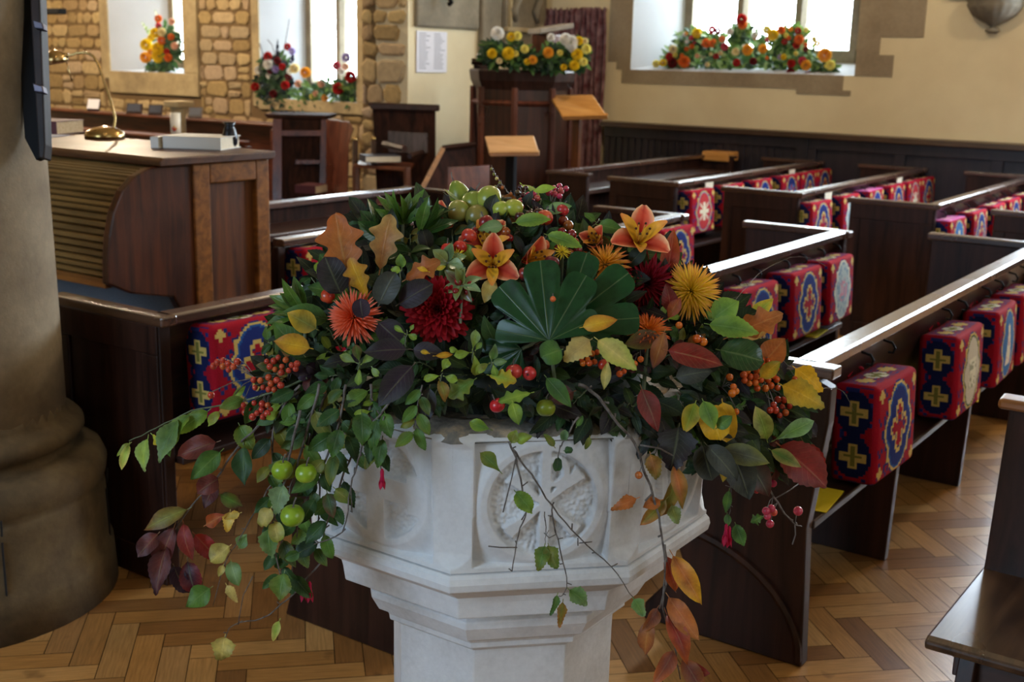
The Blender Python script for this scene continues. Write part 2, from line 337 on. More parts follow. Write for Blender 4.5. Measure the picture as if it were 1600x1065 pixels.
# rubble facing: irregular coursed stones, each a slightly proud block
def rubble(name, plane, org, a0, a1, z0, z1, holes, hmin, hmax, wmin, wmax, seed, proud=.03, edge=None):
    random.seed(seed); mb = MB(); z = z0
    pal = [hexc(x) for x in ('b09668', 'a88d60', 'bca373', '9c835a', 'c4ab80', 'ae9a7a', 'a58a68', 'b8a084')]
    while z < z1:
        h = random.uniform(hmin, hmax); a = a0 - random.uniform(0, wmax)
        while a < a1:
            wd_ = random.uniform(wmin, wmax); cells = [(a, a + wd_, z, z + h)]
            if random.random() < .3 and h > (hmin + hmax) / 2: cells = [(a, a + wd_, z, z + h * .5), (a, a + wd_, z + h * .5, z + h)]
            for (b0, b1, c0, c1) in cells:
                j = .011; m_ = .011
                q0, q1 = max(b0, a0) + m_, min(b1, a1) - m_; c0 += m_; c1 = min(c1, z1) - m_
                if q1 - q0 < .03 or c1 - c0 < .02: continue
                if any(q1 > h_[0] and q0 < h_[1] and c1 > h_[2] and c0 < h_[3] for h_ in holes):
                    ok = False
                    for h_ in holes:
                        if q1 > h_[0] and q0 < h_[1] and c1 > h_[2] and c0 < h_[3]:
                            if q0 < h_[0] - .05: q1 = min(q1, h_[0] - m_); ok = True
                            elif q1 > h_[1] + .05: q0 = max(q0, h_[1] + m_); ok = True
                            elif c0 < h_[2] - .04: c1 = h_[2] - m_; ok = True
                            else: ok = False; break
                    if not ok or q1 - q0 < .03: continue
                cc = mixc(random.choice(pal), random.choice(pal), random.random() * .5); p = proud * random.uniform(.5, 1)
                ch = min(.04, (q1 - q0) * .25, (c1 - c0) * .3)
                def ring(ins, dep):
                    pts = [(q0 + ins + ch, c0 + ins), (q1 - ins - ch, c0 + ins), (q1 - ins, c0 + ins + ch), (q1 - ins, c1 - ins - ch), (q1 - ins - ch, c1 - ins), (q0 + ins + ch, c1 - ins), (q0 + ins, c1 - ins - ch), (q0 + ins, c0 + ins + ch)]
                    return [mb.vert(((org - dep, s_ + J[k][0], t_ + J[k][1]) if plane == 'x' else (s_ + J[k][0], org - dep, t_ + J[k][1])), (0, 0), cc) for k, (s_, t_) in enumerate(pts)]
                J = [(random.uniform(-j, j), random.uniform(-j, j)) for _ in range(8)]
                R0 = ring(0, -.01); R1 = ring(.002, p * .7); R2 = ring(.018, p)
                for A, B in ((R0, R1), (R1, R2)):
                    for k in range(8): mb.face((A[k], A[(k + 1) % 8], B[(k + 1) % 8], B[k]))
                mb.face(R2)
            a += wd_
        z += h
    return struct(name, mb, vcol(name + '_tan_stone', .92, .15, .25, 22, bmp=.6), smooth=False)
fr = .15
rubble('wall_chancel_rubble', 'x', 9.86, 7.2, 16.8, 0, 3.4, [(W1[0] - .17, W1[1] + .17, W1[2] - .14, 4), (W0[0] - .26, W0[1] + .17, W0[2] - .34, 4)], .11, .24, .12, .4, 11)
rubble('wall_jamb_rubble', 'x', 7.8, 6.52, 7.0, 0, 3.2, [], .12, .26, .14, .34, 5, .04)
mb = MB(); mb.box((7.8, 6.85, 0), (9.86, 7.0, 6.4)); struct('wall_east_core', mb, M_MORTAR)
# exposed grey stones high on the east wall and window quoins
mb = MB(); mb.box((7.87, 6.46, 1.86), (8.74, 6.5, 3.2)); mb.box((8.76, 6.44, 1.62), (9.06, 6.5, 3.2))
struct('trim_1', mb, M_GREYST, bevel=.04)
mb = MB()
for (y0, y1, z0, z1) in ((5.51, 5.75, 1.62, 3.4), (5.51, 5.66, 1.55, 1.62), (3.22, 3.41, 1.55, 3.4), (2.88, 3.22, 1.86, 2.22), (3.10, 3.22, 1.55, 1.72), (3.5, 5.6, 1.43, 1.55), (3.43, 3.9, 1.39, 1.43)):
    mb.box((9.792, y0, z0), (9.82, y1, z1))
struct('trim_2', mb, M_QUOIN)
mb = MB()
for (W_, l_, r_, lo) in ((W1, .12, .12, .13), (W0, .17, .26, .27)):
    mb.box((9.82, W_[0] - r_, W_[2]), (9.9, W_[0], 3.4)); mb.box((9.82, W_[1], W_[2] - .1), (9.9, W_[1] + l_, 3.4)); mb.box((9.815, W_[0] - r_, W_[2] - lo), (9.9, W_[1] + .03, W_[2]))
struct('trim_3', mb, M_DRESSED, bevel=.01)
# splayed windows
def window(nm, W_, o0, o1, xin, mull, zb, seed):
    y0, y1, z0, z1 = W_; xo = 10.42; mb = MB()
    mb.quad((xin, y1, z0), (xo, o1, zb), (xo, o1, z1), (xin, y1, z1)); mb.quad((xin, y0, z0), (xin, y0, z1), (xo, o0, z1), (xo, o0, zb))
    mb.quad((xin, y0, z0), (xo, o0, zb), (xo, o1, zb), (xin, y1, z0)); mb.quad((xin, y0, z1), (xin, y1, z1), (xo, o1, z1), (xo, o0, z1))
    root = struct(nm, mb, M_WHITE)
    fb = MB(); fb.box((xo - .03, o0 - .02, zb), (xo + .09, o0 + .07, z1)); fb.box((xo - .03, o1 - .07, zb), (xo + .09, o1 + .02, z1)); fb.box((xo - .05, o0, zb - .04), (xo + .09, o1, zb + .1))
    for m_ in mull: fb.prism([(xo - .06, m_ - .03), (xo - .06, m_ + .03), (xo, m_ + .055), (xo + .09, m_ + .055), (xo + .09, m_ - .055), (xo, m_ - .055)], 'z', zb + .05, z1)
    o = link_mesh(fb, 'window_frame', M_GREYST); o.parent = root
    gb = MB(); gb.box((xo + .04, o0, zb + .05), (xo + .045, o1, z1)); o = link_mesh(gb, 'pane', M_GLASS); o.parent = root
    lb = MB(); random.seed(seed)
    edges = [o0 + .07, *mull, o1 - .07]
    for a, b in zip(edges[:-1], edges[1:]):
        n = 3; zz = [zb + .1 + k * .13 for k in range(int((z1 - zb) / .13))]
        for k in range(1, n):
            yy = a + (b - a) * k / n; pts = [(xo + .03, yy + random.uniform(-.004, .004), z) for z in zz]; lb.tube(pts, .005 if k != 1 else .007, 4)
        for z in zz: lb.box((xo + .028, a, z - .003), (xo + .034, b, z + .003))
    o = link_mesh(lb, 'leading', M_LEAD); o.parent = root
window('window_1', WS, 3.62, 5.28, 9.8, (4.72, 4.16), 1.66, 1)
window('window_2', W1, 9.2, 10.2, 9.84, (9.68,), 1.2, 2)
window('window_3', W0, 11.9, 12.62, 9.84, (), 1.42, 3)
window('window_4', WR, -.1, 1.7, 9.8, (.5, 1.1), 1.66, 4)
# dado panelling on the south wall
mb = MB(); mb.box((9.74, -4.9, 0), (9.8, 5.72, 1.03)); p = struct('baseboard_south', mb, M_DADO)
mb = MB(); mb.prism([(9.66, 1.03), (9.8, 1.03), (9.8, 1.08), (9.67, 1.075)], 'y', -4.9, 5.74); o = link_mesh(mb, 'dado_cap', M_DADOCAP, bevel=.006); o.parent = p
mb = MB()
for y in (-3.4, -2.6, -1.8, -1.0, -.2, .6, 1.4, 2.2, 2.95, 3.7): mb.box((9.715, y - .045, .12), (9.745, y + .045, .96))
mb.box((9.712, -4.9, .94), (9.745, 5.72, 1.03)); mb.box((9.712, -4.9, 0), (9.745, 5.72, .13)); mb.box((9.7, 3.72, 0), (9.74, 3.82, 1.03)); mb.box((9.712, -4.9, .5), (9.745, 3.7, .56))
y = 3.9
while y < 5.7: mb.box((9.73, y, .13), (9.745, y + .05, .94)); y += .068
o = link_mesh(mb, 'panel_rails', M_DADO, bevel=.004); o.parent = p
# chancel carpet under the console
mb = MB(); mb.box((1.75, 3.72, 0), (2.96, 7.6, .012)); tag(link_mesh(mb, 'carpet', M_CARPET), 'blue grey carpet lying on the floor under the roll-top console', 'carpet')

# ---------------------------------------------------------------- column
random.seed(2)
CC = (1.8, 3.26, 0)
t = thing('stone_column', 'round grey stone column with moulded base at the left edge', 'column', CC)
mb = MB(); mb.lathe([(.338, .5), (.336, .75), (.33, 1.2), (.322, 2), (.315, 5.2)], CC, 48); link_mesh(mb, 'shaft', M_COLUMN, t, True)
mb = MB(); mb.lathe([(.336, .6), (.338, .56), (.35, .545), (.37, .535), (.384, .52), (.386, .50), (.37, .48), (.36, .472), (.362, .45), (.4, .444), (.43, .43), (.445, .395), (.44, .355), (.428, .335), (.433, .33), (.437, .3), (.44, .15), (.452, .13), (.46, 0)], CC, 56); link_mesh(mb, 'moulded_base', M_COLBASE, t, True)
mb = MB()
for a in (-104, -42, 200): 
    for pr in ([(.439, .295), (.443, .14)], [(.4465, .36), (.443, .315)]):
        mb.tube([Vector(CC) + Vector((r * cos(radians(a)), r * sin(radians(a)), z)) for r, z in pr], .0035, 4)
link_mesh(mb, 'masonry_joint', simple('dark_joint', hexc('1b1714'), .9), t)
# notice frame hung on the column's side
t = thing('wall_rack', 'tall dark wooden frame with metal clips hanging on the stone column', 'rack', (1.62, 2.86, 1.15))
def onc(px, py, d=3.36): return W(px, py, d)
def slab(mb, pts, d, th):
    A = [onc(x, y, d) for x, y in pts]; B = [p - TV * th for p in A]; i = [mb.vert(p) for p in A]; j = [mb.vert(p) for p in B]; n = len(pts)
    mb.face(i); mb.face(j[::-1])
    for k in range(n): mb.face((i[k], j[k], j[(k + 1) % n], i[(k + 1) % n]))
mb = MB(); slab(mb, [(18, -120), (52, -120), (62, 200), (66, 246), (56, 250), (38, 215)], 3.2, .03); link_mesh(mb, 'back_board', M_BLACK, t, bevel=.003)
mb = MB(); slab(mb, [(40, -120), (58, -120), (71, 225), (69, 248), (60, 246)], 3.17, .05); link_mesh(mb, 'frame_side', wood('grey_brown_wood', hexc('1e1512'), hexc('382b28'), .5, 2, spec=.2), t, bevel=.004)
for yy in (38, 137):
    mb = MB(); slab(mb, [(50, yy - 8), (66, yy - 3), (69, yy + 8), (53, yy + 6)], 3.15, .03); link_mesh(mb, 'clip', simple('dull_metal', hexc('55505a'), .35, .8), t, bevel=.003)

# ================================================================ pews
def pew(label, x0, x1, y, near, far, z=.85, ledge=True, supports=(), hooks=(), spec=None, group=None):
    t = thing('pew', label, 'pew', (x0, y, 0), group)
    # sloping back, capped by a polished rail
    mb = MB(); mb.prism([(y - .005, .81), (y + .02, .81), (y + .175, .41), (y + .15, .41)], 'x', x0 + .02, x1 - .02); link_mesh(mb, 'backrest', M_PEWX, t)
    mb = MB(); mb.prism([(y - .035, z - .032), (y + .035, z - .032), (y + .035, z - .006), (y + .027, z), (y - .027, z), (y - .035, z - .006)], 'x', x0 + .01, x1 - .01); link_mesh(mb, 'top_rail', M_RAIL, t, bevel=.003)
    mb = MB(); mb.box((x0 + .02, y + .13, .40), (x1 - .02, y + .47, .43)); link_mesh(mb, 'seat', M_PEWX, t, bevel=.005)
    if ledge:
        seg = [x0 + .02] + [s for s in supports] + [x1 - .02]; mb = MB()
        for k, (a, b) in enumerate(zip(seg[:-1], seg[1:])): mb.box((a + .004, y - .055, .385 - .004 * (k % 2)), (b - .004, y + .15, .41 - .004 * (k % 2)))
        link_mesh(mb, 'ledge', M_PEWX, t, bevel=.005)
    for s in supports:
        mb = MB(); mb.prism([(y - .02, 0), (y + .45, 0), (y + .45, .4), (y - .03, .385)], 'x', s - .018, s + .018); link_mesh(mb, 'support', M_PEWZ, t, bevel=.003)
    for X, kind in ((x0, near), (x1, far)):
        if kind == 'full':
            mb = MB(); mb.box((X - .02, y - .025, 0), (X + .02, y + .48, z - .03))
            o = link_mesh(mb, 'bench_end', M_PEWZ, t, bevel=.004)
            mb = MB(); mb.box((X - .03, y - .05, z - .032), (X + .03, y + .5, z)); sub('end_cap', mb, M_RAILY, o, t, bevel=.006)
            mb = MB()
            s_ = -1 if X == x0 else 1
            a, b = (X - .028, X - .018) if s_ < 0 else (X + .018, X + .028)
            mb.box((a, y - .02, z - .12), (b, y + .475, z - .03)); mb.box((a, y - .02, 0), (b, y + .475, .1)); mb.box((a, y - .02, .1), (b, y + .05, z - .12)); mb.box((a, y + .41, .1), (b, y + .475, z - .12))
            sub('panel_frame', mb, M_PEWZ, o, t, bevel=.003)
        elif kind == 'scroll':
            prof = [(y - .07, 0), (y + .42, 0), (y + .42, .05), (y + .30, .2), (y + .40, .44), (y + .40, .62), (y + .36, .66), (y + .12, .68), (y + .06, .72), (y + .035, .76), (y, .785), (y - .05, .81), (y - .085, .795), (y - .085, .7), (y - .05, .4)]
            mb = MB(); mb.prism(prof, 'x', X - .025, X + .025); o = link_mesh(mb, 'bench_end', M_PEWZ, t, bevel=.006)
            mb = MB(); mb.box((X - .032, y - .09, z - .03), (X + .032, y + .085, z)); mb.box((X - .02, y - .03, .78), (X + .02, y + .05, z - .03)); sub('end_cap', mb, M_RAILY, o, t, bevel=.005)
            mb = MB(); mb.box((X - .03, y + .09, .672), (X + .03, y + .41, .69)); sub('arm_rest', mb, M_RAILY, o, t, bevel=.006)
            mb = MB(); mb.tube([(X - .03, y + .36 - .42 * sin(k / 12 * pi / 2), .02 + .30 * cos(k / 12 * pi / 2)) for k in range(13)], .012, 6); sub('carved_arc', mb, M_PEWZ, o, t)
        elif kind == 'low':
            mb = MB(); mb.prism([(y - .03, 0), (y + .43, 0), (y + .40, .1), (y + .40, .44), (y + .15, .44), (y, z - .03), (y - .03, z - .03)], 'x', X - .02, X + .02); link_mesh(mb, 'bench_end', M_PEWZ, t, bevel=.004)
    for hx in hooks:
        mb = MB(); mb.tube([(hx, y - .012, .80), (hx, y - .04, .795), (hx, y - .05, .78), (hx, y - .045, .765), (hx, y - .03, .765)], .004, 6); link_mesh(mb, 'hook', M_BLACK, t)
    return t
KR1 = [3.27, 4.10, 4.64, 5.08]; KR2 = [4.22, 4.72, 5.14]; KR3 = [2.33, 2.85, 4.68, 5.2]; KR4 = [3.56, 4.2]
KB = [[7.12, 7.64, 8.15, 8.58, 9.05], [7.12, 7.66, 8.17, 8.65, 9.06, 9.42], [7.16, 7.66, 8.18, 8.70, 9.08, 9.42]]
hk = lambda L: [x + d for x in L for d in (.08, .28)]
pew('long dark pew in front, nearest the camera right of the font', 2.93, 5.8, 1.085, 'scroll', 'full', supports=(3.79, 4.70), hooks=hk(KR1))
pew('dark pew second from the front running behind the font, bright top rail', 2.3, 5.55, 1.93, 'low', 'full', supports=(3.4, 4.6), hooks=hk(KR2))
pew('dark pew beside the stone column, its corner in front of the console', 2.22, 5.55, 2.80, 'full', 'full', supports=(3.4, 4.6), hooks=hk(KR3))
pew('dark pew right of the roll-top console, partly hidden by the flowers', 3.5, 5.55, 3.63, 'low', 'full', supports=(4.2,), hooks=hk(KR4))
pew('dark pew across the aisle nearest the right edge, purple kneeler at its end', 7.07, 9.7, 1.93, 'full', 'full', supports=(8.3,), hooks=hk(KB[0]))
pew('dark pew across the aisle, middle of the three rows with kneelers', 7.09, 9.7, 2.77, 'full', 'full', supports=(8.3,), hooks=hk(KB[1]))
pew('dark pew across the aisle, farthest of the rows with kneelers', 7.09, 9.7, 3.62, 'full', 'full', supports=(8.3,), hooks=hk(KB[2]))
# the near pew across the aisle cut by the right edge of the picture
t = pew('dark pew end across the aisle cut off by the right edge', 7.07, 9.7, 1.10, 'full', 'full', supports=(8.3,))
# front desks (frontals)
def frontal(label, x0, x1, y, near, far, dy):
    t = thing('prayer_desk', label, 'prayer desk', (x0, y, 0))
    mb = MB(); mb.box((x0, y, 0), (x1, y + .03, .82)); link_mesh(mb, 'front_panel', M_MATTE, t)
    mb = MB(); mb.box((x0 - .02, y - .03, .82), (x1 + .02, y + .05, .85)); link_mesh(mb, 'top_rail', M_RAIL, t, bevel=.004)
    mb = MB(); mb.prism([(y - .25, .70), (y, .72), (y, .74), (y - .25, .72)], 'x', x0, x1); o = link_mesh(mb, 'book_shelf', M_PEWX, t, bevel=.004); mb = MB(); mb.box((x0, y - .275, .70), (x1, y - .25, .735)); sub('shelf_lip', mb, M_RAIL, o, t, bevel=.004)
    for X in (x0, x1):
        mb = MB(); mb.box((X - .02, y - .28, 0), (X + .02, y + .04, .83)); o = link_mesh(mb, 'end_panel', M_PEWZ, t, bevel=.004)
        mb = MB(); mb.box((X - .028, y - .30, .83), (X + .028, y + .06, .852)); sub('end_cap', mb, M_RAILY, o, t, bevel=.004)
    return t
frontal('dark wooden prayer desk with book shelf behind the console and oak leaves', 3.52, 5.53, 4.58, 0, 0, 0)
frontal('dark wooden prayer desk with two bright rails left of the dado', 7.15, 9.55, 4.60, 0, 0, 0)
tag(link_mesh(MB().box((9.5, 4.35, .80), (9.72, 4.60, .88)), 'wooden_block', M_LIGHTW, bevel=.01), 'small honey coloured wooden block at the wall end of the far prayer desk', 'block')
# ---------------------------------------------------------------- loose bench at the right edge
t = thing('bench', 'dark bench with wide polished seat at the bottom right corner', 'bench', (2.6, .1, 0))
mb = MB(); mb.prism([(2.37, .425), (2.86, .415), (2.86, .442), (2.385, .452), (2.365, .445)], 'y', -.9, .57); link_mesh(mb, 'seat', wood('worn_seat_wood', hexc('2a1a14'), hexc('57402f'), .3, 0, coat=.4), t, bevel=.006)
mb = MB(); mb.prism([(2.83, 0), (2.87, 0), (2.93, .83), (2.9, .83), (2.83, .4)], 'y', -.9, .565); link_mesh(mb, 'backrest', M_PEWZ, t, bevel=.003)
mb = MB(); mb.prism([(2.885, .825), (2.95, .83), (2.945, .855), (2.89, .85)], 'y', -.92, .59); link_mesh(mb, 'top_rail', M_OAKX, t, bevel=.008)
mb = MB(); mb.box((2.42, -.9, .36), (2.44, .52, .425)); link_mesh(mb, 'apron', M_PEWY, t, bevel=.003)
for yy in (.47, -.85):
    mb = MB(); mb.prism([(2.44, 0), (2.52, 0), (2.49, .15), (2.56, .34), (2.8, .38), (2.86, .0), (2.9, 0), (2.88, .42), (2.4, .42), (2.38, .36), (2.41, .2)], 'y', yy, yy + .035); link_mesh(mb, 'leg', M_PEWZ, t, bevel=.003)

# ================================================================ kneelers
KRED, KNAV, KYEL, KCRM, KOLV, KBLU, KGRN, KPNK, KMAG = [hexc(x) for x in ('9c1526', '252c66', 'cdb062', 'ddd6ba', '7d7a3a', '3e6fa6', '4f6b3a', 'c98a96', 'b0568f')]
def cross(u, v, r, t): return (abs(u) < t and abs(v) < r) or (abs(v) < t and abs(u) < r)
def hsh(a, b, k=0): return (math.sin(a * 12.9898 + b * 78.233 + k * 37.7) * 43758.5453) % 1
def quatre(x, y, s=1):
    'ogee quatrefoil distance-like measure: <1 inside'
    x, y = abs(x) / s, abs(y) / s
    d = min(sqrt(x * x + (y - 4.6) ** 2) / 3.9, sqrt((x - 2.4) ** 2 + y * y) / 3.6 if x > 0 else 9, max(x / 4.4, y / 5.4))
    return d
def front_col(x, y, style):
    'x,y in cm from the centre of the large face (half width 19, half height 16.5)'
    q = quatre(x, y * 1.18, 1.95)
    for (cx, cy) in ((-15.2, 13), (15.2, 13), (-15.2, -13), (15.2, -13)):
        if cross(x - cx, y - cy, 2.2, .85) or (abs(x - cx) < 1.3 and abs(y - cy) < 1.3): return KYEL
    if q > 1.16:
        e = max(abs(x) / 19, abs(y) / 16.5)
        if q < 1.26 and hsh(int(x / 1.6), int(y / 1.6)) > .4: return KNAV
        return KNAV if (hsh(int(x / 1.5), int(y / 1.5), 3) > .82 and e < .93) else KRED
    if q > 1.02: return KYEL if style != 'pale' else KCRM
    if style == 'cross':
        if q > .9: return hexc('2c5a96')
        x, y = x * 1.25, y * 1.15
        r = cross(x, y, 7.2, 2.1) or cross(abs(x) - 5.6, y, 3.0, 1.0) or cross(x, abs(y) - 6, 2.9, 1.2)
        r2 = cross(x, y, 8.2, 3.0) or cross(abs(x) - 5.8, y, 3.9, 1.9) or cross(x, abs(y) - 6.2, 3.8, 2.1)
        if r: return KRED if hsh(int(x), int(y), 5) > .2 else KNAV
        if r2: return KYEL
        return hexc('222f72')
    if style == 'roundel':
        r = sqrt(x * x + y * y)
        if r < 2: return KRED
        if r < 3.4: return KCRM
        if int((atan2(y, x) + 9) * 2.2) % 2 and r < 8: return KRED
        return KBLU if r < 8.6 else KNAV
    if style == 'figure':
        if abs(x) < 1.5 + (7 - y) * .22 and -9 < y < 5: return KCRM if hsh(int(x), int(y), 7) > .2 else KPNK
        if x * x + (y - 6.6) ** 2 < 4.4: return KCRM
        return KBLU
    if style == 'pale':
        n = hsh(int(x / 1.4), int(y / 1.4), 9)
        if x * x + y * y < 40 and n > .55: return KPNK
        return hexc('a8b4b4') if n > .3 else hexc('7f95a4')
    if style == 'red':
        if q > .93: return KBLU
        if cross(x, y, 7, 1.6) or (abs(abs(x) - abs(y)) < 1.1 and abs(x) < 6): return KCRM
        return hexc('b83a3c')
    if style == 'book':
        if abs(x) < 4.6 and abs(y + 1) < 6: return KCRM if hsh(int(x), int(y), 2) > .35 else hexc('9c9a80')
        return hexc('405a3c') if q > .9 else hexc('c8bda6')
    return KNAV
def top_col(x, y):
    r = sqrt(x * x + (y * 1.25) ** 2)
    if r < 4.7:
        return KCRM if (r > 3.9 or not cross(abs(x) - 1.6, y, 1.4, .7)) and not abs(abs(x) - abs(y)) < .55 else KOLV
    if cross(abs(x) - 10, y, 3.4, 1.5): return KYEL
    if abs(y) > 5.4 or abs(x) > 16.4: return KRED
    return KNAV if (int((x + y) / 1.7) + int((x - y + 40) / 1.7)) % 2 else KRED
def side_col(y, z, big=False):
    for cz in (7.2, -7.2):
        if cross(y, z - cz, 4.3, 1.5): return KYEL if not cross(y, z - cz, 3.4, .55) else KOLV
        if (y / 6.0) ** 2 + ((z - cz) / 7.4) ** 2 < 1: return hexc('18204a')
    return KRED if abs(y) > 6.2 or hsh(int(y / 1.6), int(z / 1.6), 4) > .3 else KNAV
def make_kneeler(style, label, group, purple=False):
    t = thing('kneeler', label, 'kneeler', (0, 0, 0), group)
    w2, d2, h2 = 19.0, 7.6, 16.5; mb = MB(); st = .75
    def pos(x, y, z):
        # rounded box, cushioned
        r = 2.2; q = Vector((max(-w2 + r, min(w2 - r, x)), max(-d2 + r, min(d2 - r, y)), max(-h2 + r, min(h2 - r, z)))); d = Vector((x, y, z)) - q
        p = q + (d.normalized() * r if d.length > 1e-6 else d)
        bul = .9 * (1 - (x / w2) ** 2) * (1 - (z / h2) ** 2); p.y += bul * (p.y / d2)
        if z > h2 - 1 : p.z -= .9 * (1 - (x / w2) ** 2) * (.5 + .5 * y / d2)
        return p / 100
    def grid(fn, U, V, colf, a, b):
        nu, nv = round(2 * U / st), round(2 * V / st)
        for i in range(nu):
            for j in range(nv):
                us = (-U + 2 * U * i / nu, -U + 2 * U * (i + 1) / nu); vs_ = (-V + 2 * V * j / nv, -V + 2 * V * (j + 1) / nv)
                c = colf((us[0] + us[1]) / 2, (vs_[0] + vs_[1]) / 2)
                mb.face([mb.vert(pos(*fn(p, q)), (0, 0), c) for p, q in ((us[0], vs_[0]), (us[1], vs_[0]), (us[1], vs_[1]), (us[0], vs_[1]))])
    grid(lambda u, v: (u, -d2, v), w2, h2, lambda u, v: front_col(u, v, style), 0, 0)
    grid(lambda u, v: (-w2, -u, v), d2, h2, side_col, 0, 0)
    grid(lambda u, v: (w2, u, v), d2, h2, side_col, 0, 0)
    grid(lambda u, v: (u, v, h2), w2, d2, (lambda u, v: KMAG if hsh(int(u / 3), int(v / 3)) > .1 else KPNK) if purple else top_col, 0, 0)
    grid(lambda u, v: (-u, d2, v), w2, h2, lambda u, v: KRED, 0, 0)
    grid(lambda u, v: (u, -v, -h2), w2, d2, lambda u, v: KNAV, 0, 0)
    link_mesh(mb, 'cushion', M_WOOL, t)
    mb = MB(); mb.col = KRED; mb.tube([(-.07 + .14 * k / 8, .072, .158 + .022 * sin(pi * k / 8)) for k in range(9)], .006, 5); link_mesh(mb, 'hanging_loop', M_WOOL, t)
    return t
motif = {'cross': 'red cross medallion', 'roundel': 'round wheel medallion', 'figure': 'white figure medallion', 'pale': 'pale grey medallion', 'red': 'red medallion', 'book': 'cream medallion'}
proto = {}
KZ = {1.085: .57, 1.93: .605, 2.80: .655, 3.63: .66, 2.77: .635, 3.62: .64}
def place_kneeler(style, x, y, label, group, purple=False, rz=0):
    k = (style, purple); loc = (x + .175, y - .04, KZ.get(y, .63))
    if k not in proto:
        o = make_kneeler(style, label, group, purple); proto[k] = o; o.location = loc; o.rotation_euler = (radians(-3), 0, rz); o.scale = (.9, .9, .9); return o
    return dup(proto[k], loc, label, group=group, rot=(radians(-3), 0, rz))
ordn2 = ['leftmost', 'second', 'third', 'fourth', 'fifth', 'sixth']
rows = [('the nearest pew', 1.085, KR1, ['cross', 'book', 'figure', 'red'], ()),
        ('the second pew', 1.93, KR2, ['cross', 'cross', 'pale'], ()),
        ('the column-side pew', 2.80, KR3, ['cross', 'cross', 'roundel', 'cross'], ()),
        ('the pew beside the console', 3.63, KR4, ['cross', 'cross'], ()),
        ('the nearest row across', 1.93, KB[0], ['figure', 'cross', 'book', 'cross', 'roundel'], (0,)),
        ('the middle row across', 2.77, KB[1], ['cross', 'pale', 'cross', 'cross', 'red', 'cross'], (2,)),
        ('the farthest row across', 3.62, KB[2], ['red', 'roundel', 'cross', 'roundel', 'cross', 'cross'], ())]
for (rn, y, xs, sts, pur) in rows:
    for i, (x, s_) in enumerate(zip(xs, sts)):
        place_kneeler(s_, x, y, '%s kneeler with %s, %s on %s' % ('purple' if i in pur else 'red', motif[s_], ordn2[i], rn), 'kneelers hanging on the pew backs', i in pur, radians(((i * 37) % 5 - 2) * .8))
# notices lying on the ledges, cards on the rails
def sheet(name, label, cat, c, sx, sy, rz, mat, group=None, tilt=0):
    mb = MB(); M = Matrix.Translation(c) @ Matrix.Rotation(rz, 4, 'Z') @ Matrix.Rotation(tilt, 4, 'X'); mb.box((-sx / 2, -sy / 2, 0), (sx / 2, sy / 2, .002), M)
    o = link_mesh(mb, name, mat, loc=c); return tag(o, label, cat, group)
for (x, y, rz, lb) in ((3.12, 1.10, .1, 'at the near end of the front pew ledge'), (4.36, 1.075, -.1, 'on the front pew ledge beside the second kneeler'), (4.56, 1.065, .2, 'on the front pew ledge between second and third kneelers'), (5.06, 1.075, 0, 'on the front pew ledge below the fourth kneeler'), (5.2, 1.92, .1, 'on the second pew ledge between its last two kneelers')):
    sheet('notice_sheet', 'yellow paper notice ' + lb, 'notice', (x, y, .412), .2, .13, rz, M_YPAPER, 'yellow notices on the pew ledges')
for (x, y, lb) in ((7.53, 3.575, 'farthest'), (9.02, 3.575, 'far end, farthest'), (7.53, 2.725, 'middle'), (9.02, 2.725, 'far end, middle')):
    sheet('hymn_card', 'pale yellow card on the rail, %s row across the aisle' % lb, 'card', (x, y, .74), .12, .16, 0, M_CREAMP, 'pale cards on the pew rails', radians(90))

# ================================================================ roll-top console
t = thing('roll_top_console', 'brown oak roll-top organ console with tambour front left of the pews', 'console', (3.05, 3.6, 0))
yb = 5.15
arc = [(2.90, 1.19), (2.84, 1.186), (2.78, 1.16), (2.72, 1.11), (2.68, 1.04), (2.655, .95), (2.645, .86), (2.64, .78)]
mb = MB(); mb.prism(arc + [(2.74, .73), (2.93, .69), (2.98, .60), (3.02, .5), (3.06, .5), (3.06, 1.19)], 'y', 3.6, 3.64); link_mesh(mb, 'side_cheek', wood('cheek_oak', hexc('240c02'), hexc('542607'), .35, 2, 1.4), t, bevel=.006)
mb = MB(); mb.prism(arc + [(2.74, .73), (2.93, .69), (2.98, .60), (3.02, .5), (3.06, .5), (3.06, 1.19)], 'y', yb - .04, yb); link_mesh(mb, 'side_cheek', M_OAK, t, bevel=.006)
mb = MB()
def arcpt(s):
    n = len(arc) - 1; k = min(n - 1, int(s * n)); f = s * n - k; return (arc[k][0] * (1 - f) + arc[k + 1][0] * f + .025, arc[k][1] * (1 - f) + arc[k + 1][1] * f - .012)
for k in range(24):
    a, b = arcpt(k / 24), arcpt((k + .86) / 24); dx, dz = b[0] - a[0], b[1] - a[1]; L = sqrt(dx * dx + dz * dz); nx, nz_ = dz / L, -dx / L
    if nx > 0: nx, nz_ = -nx, -nz_
    p = [(a[0], a[1]), (a[0] + nx * .007 + dx * .2, a[1] + nz_ * .007 + dz * .2), (b[0] + nx * .007 - dx * .2, b[1] + nz_ * .007 - dz * .2), (b[0], b[1]), (b[0] - nx * .01, b[1] - nz_ * .01), (a[0] - nx * .01, a[1] - nz_ * .01)]
    mb.prism(p, 'y', 3.64, yb - .04)
link_mesh(mb, 'tambour', M_TAMB, t)
mb = MB(); mb.box((2.655, 3.64, .755), (2.70, yb - .04, .79)); link_mesh(mb, 'key_rail', M_OAKX, t, bevel=.004)
mb = MB(); mb.prism([(2.87, 1.19), (3.44, 1.19), (3.45, 1.20), (3.45, 1.222), (2.885, 1.222), (2.87, 1.21)], 'y', 3.57, yb + .03); link_mesh(mb, 'top_board', wood('console_top_oak', hexc('341a0a'), hexc('5a3418'), .4, 1), t, bevel=.005)
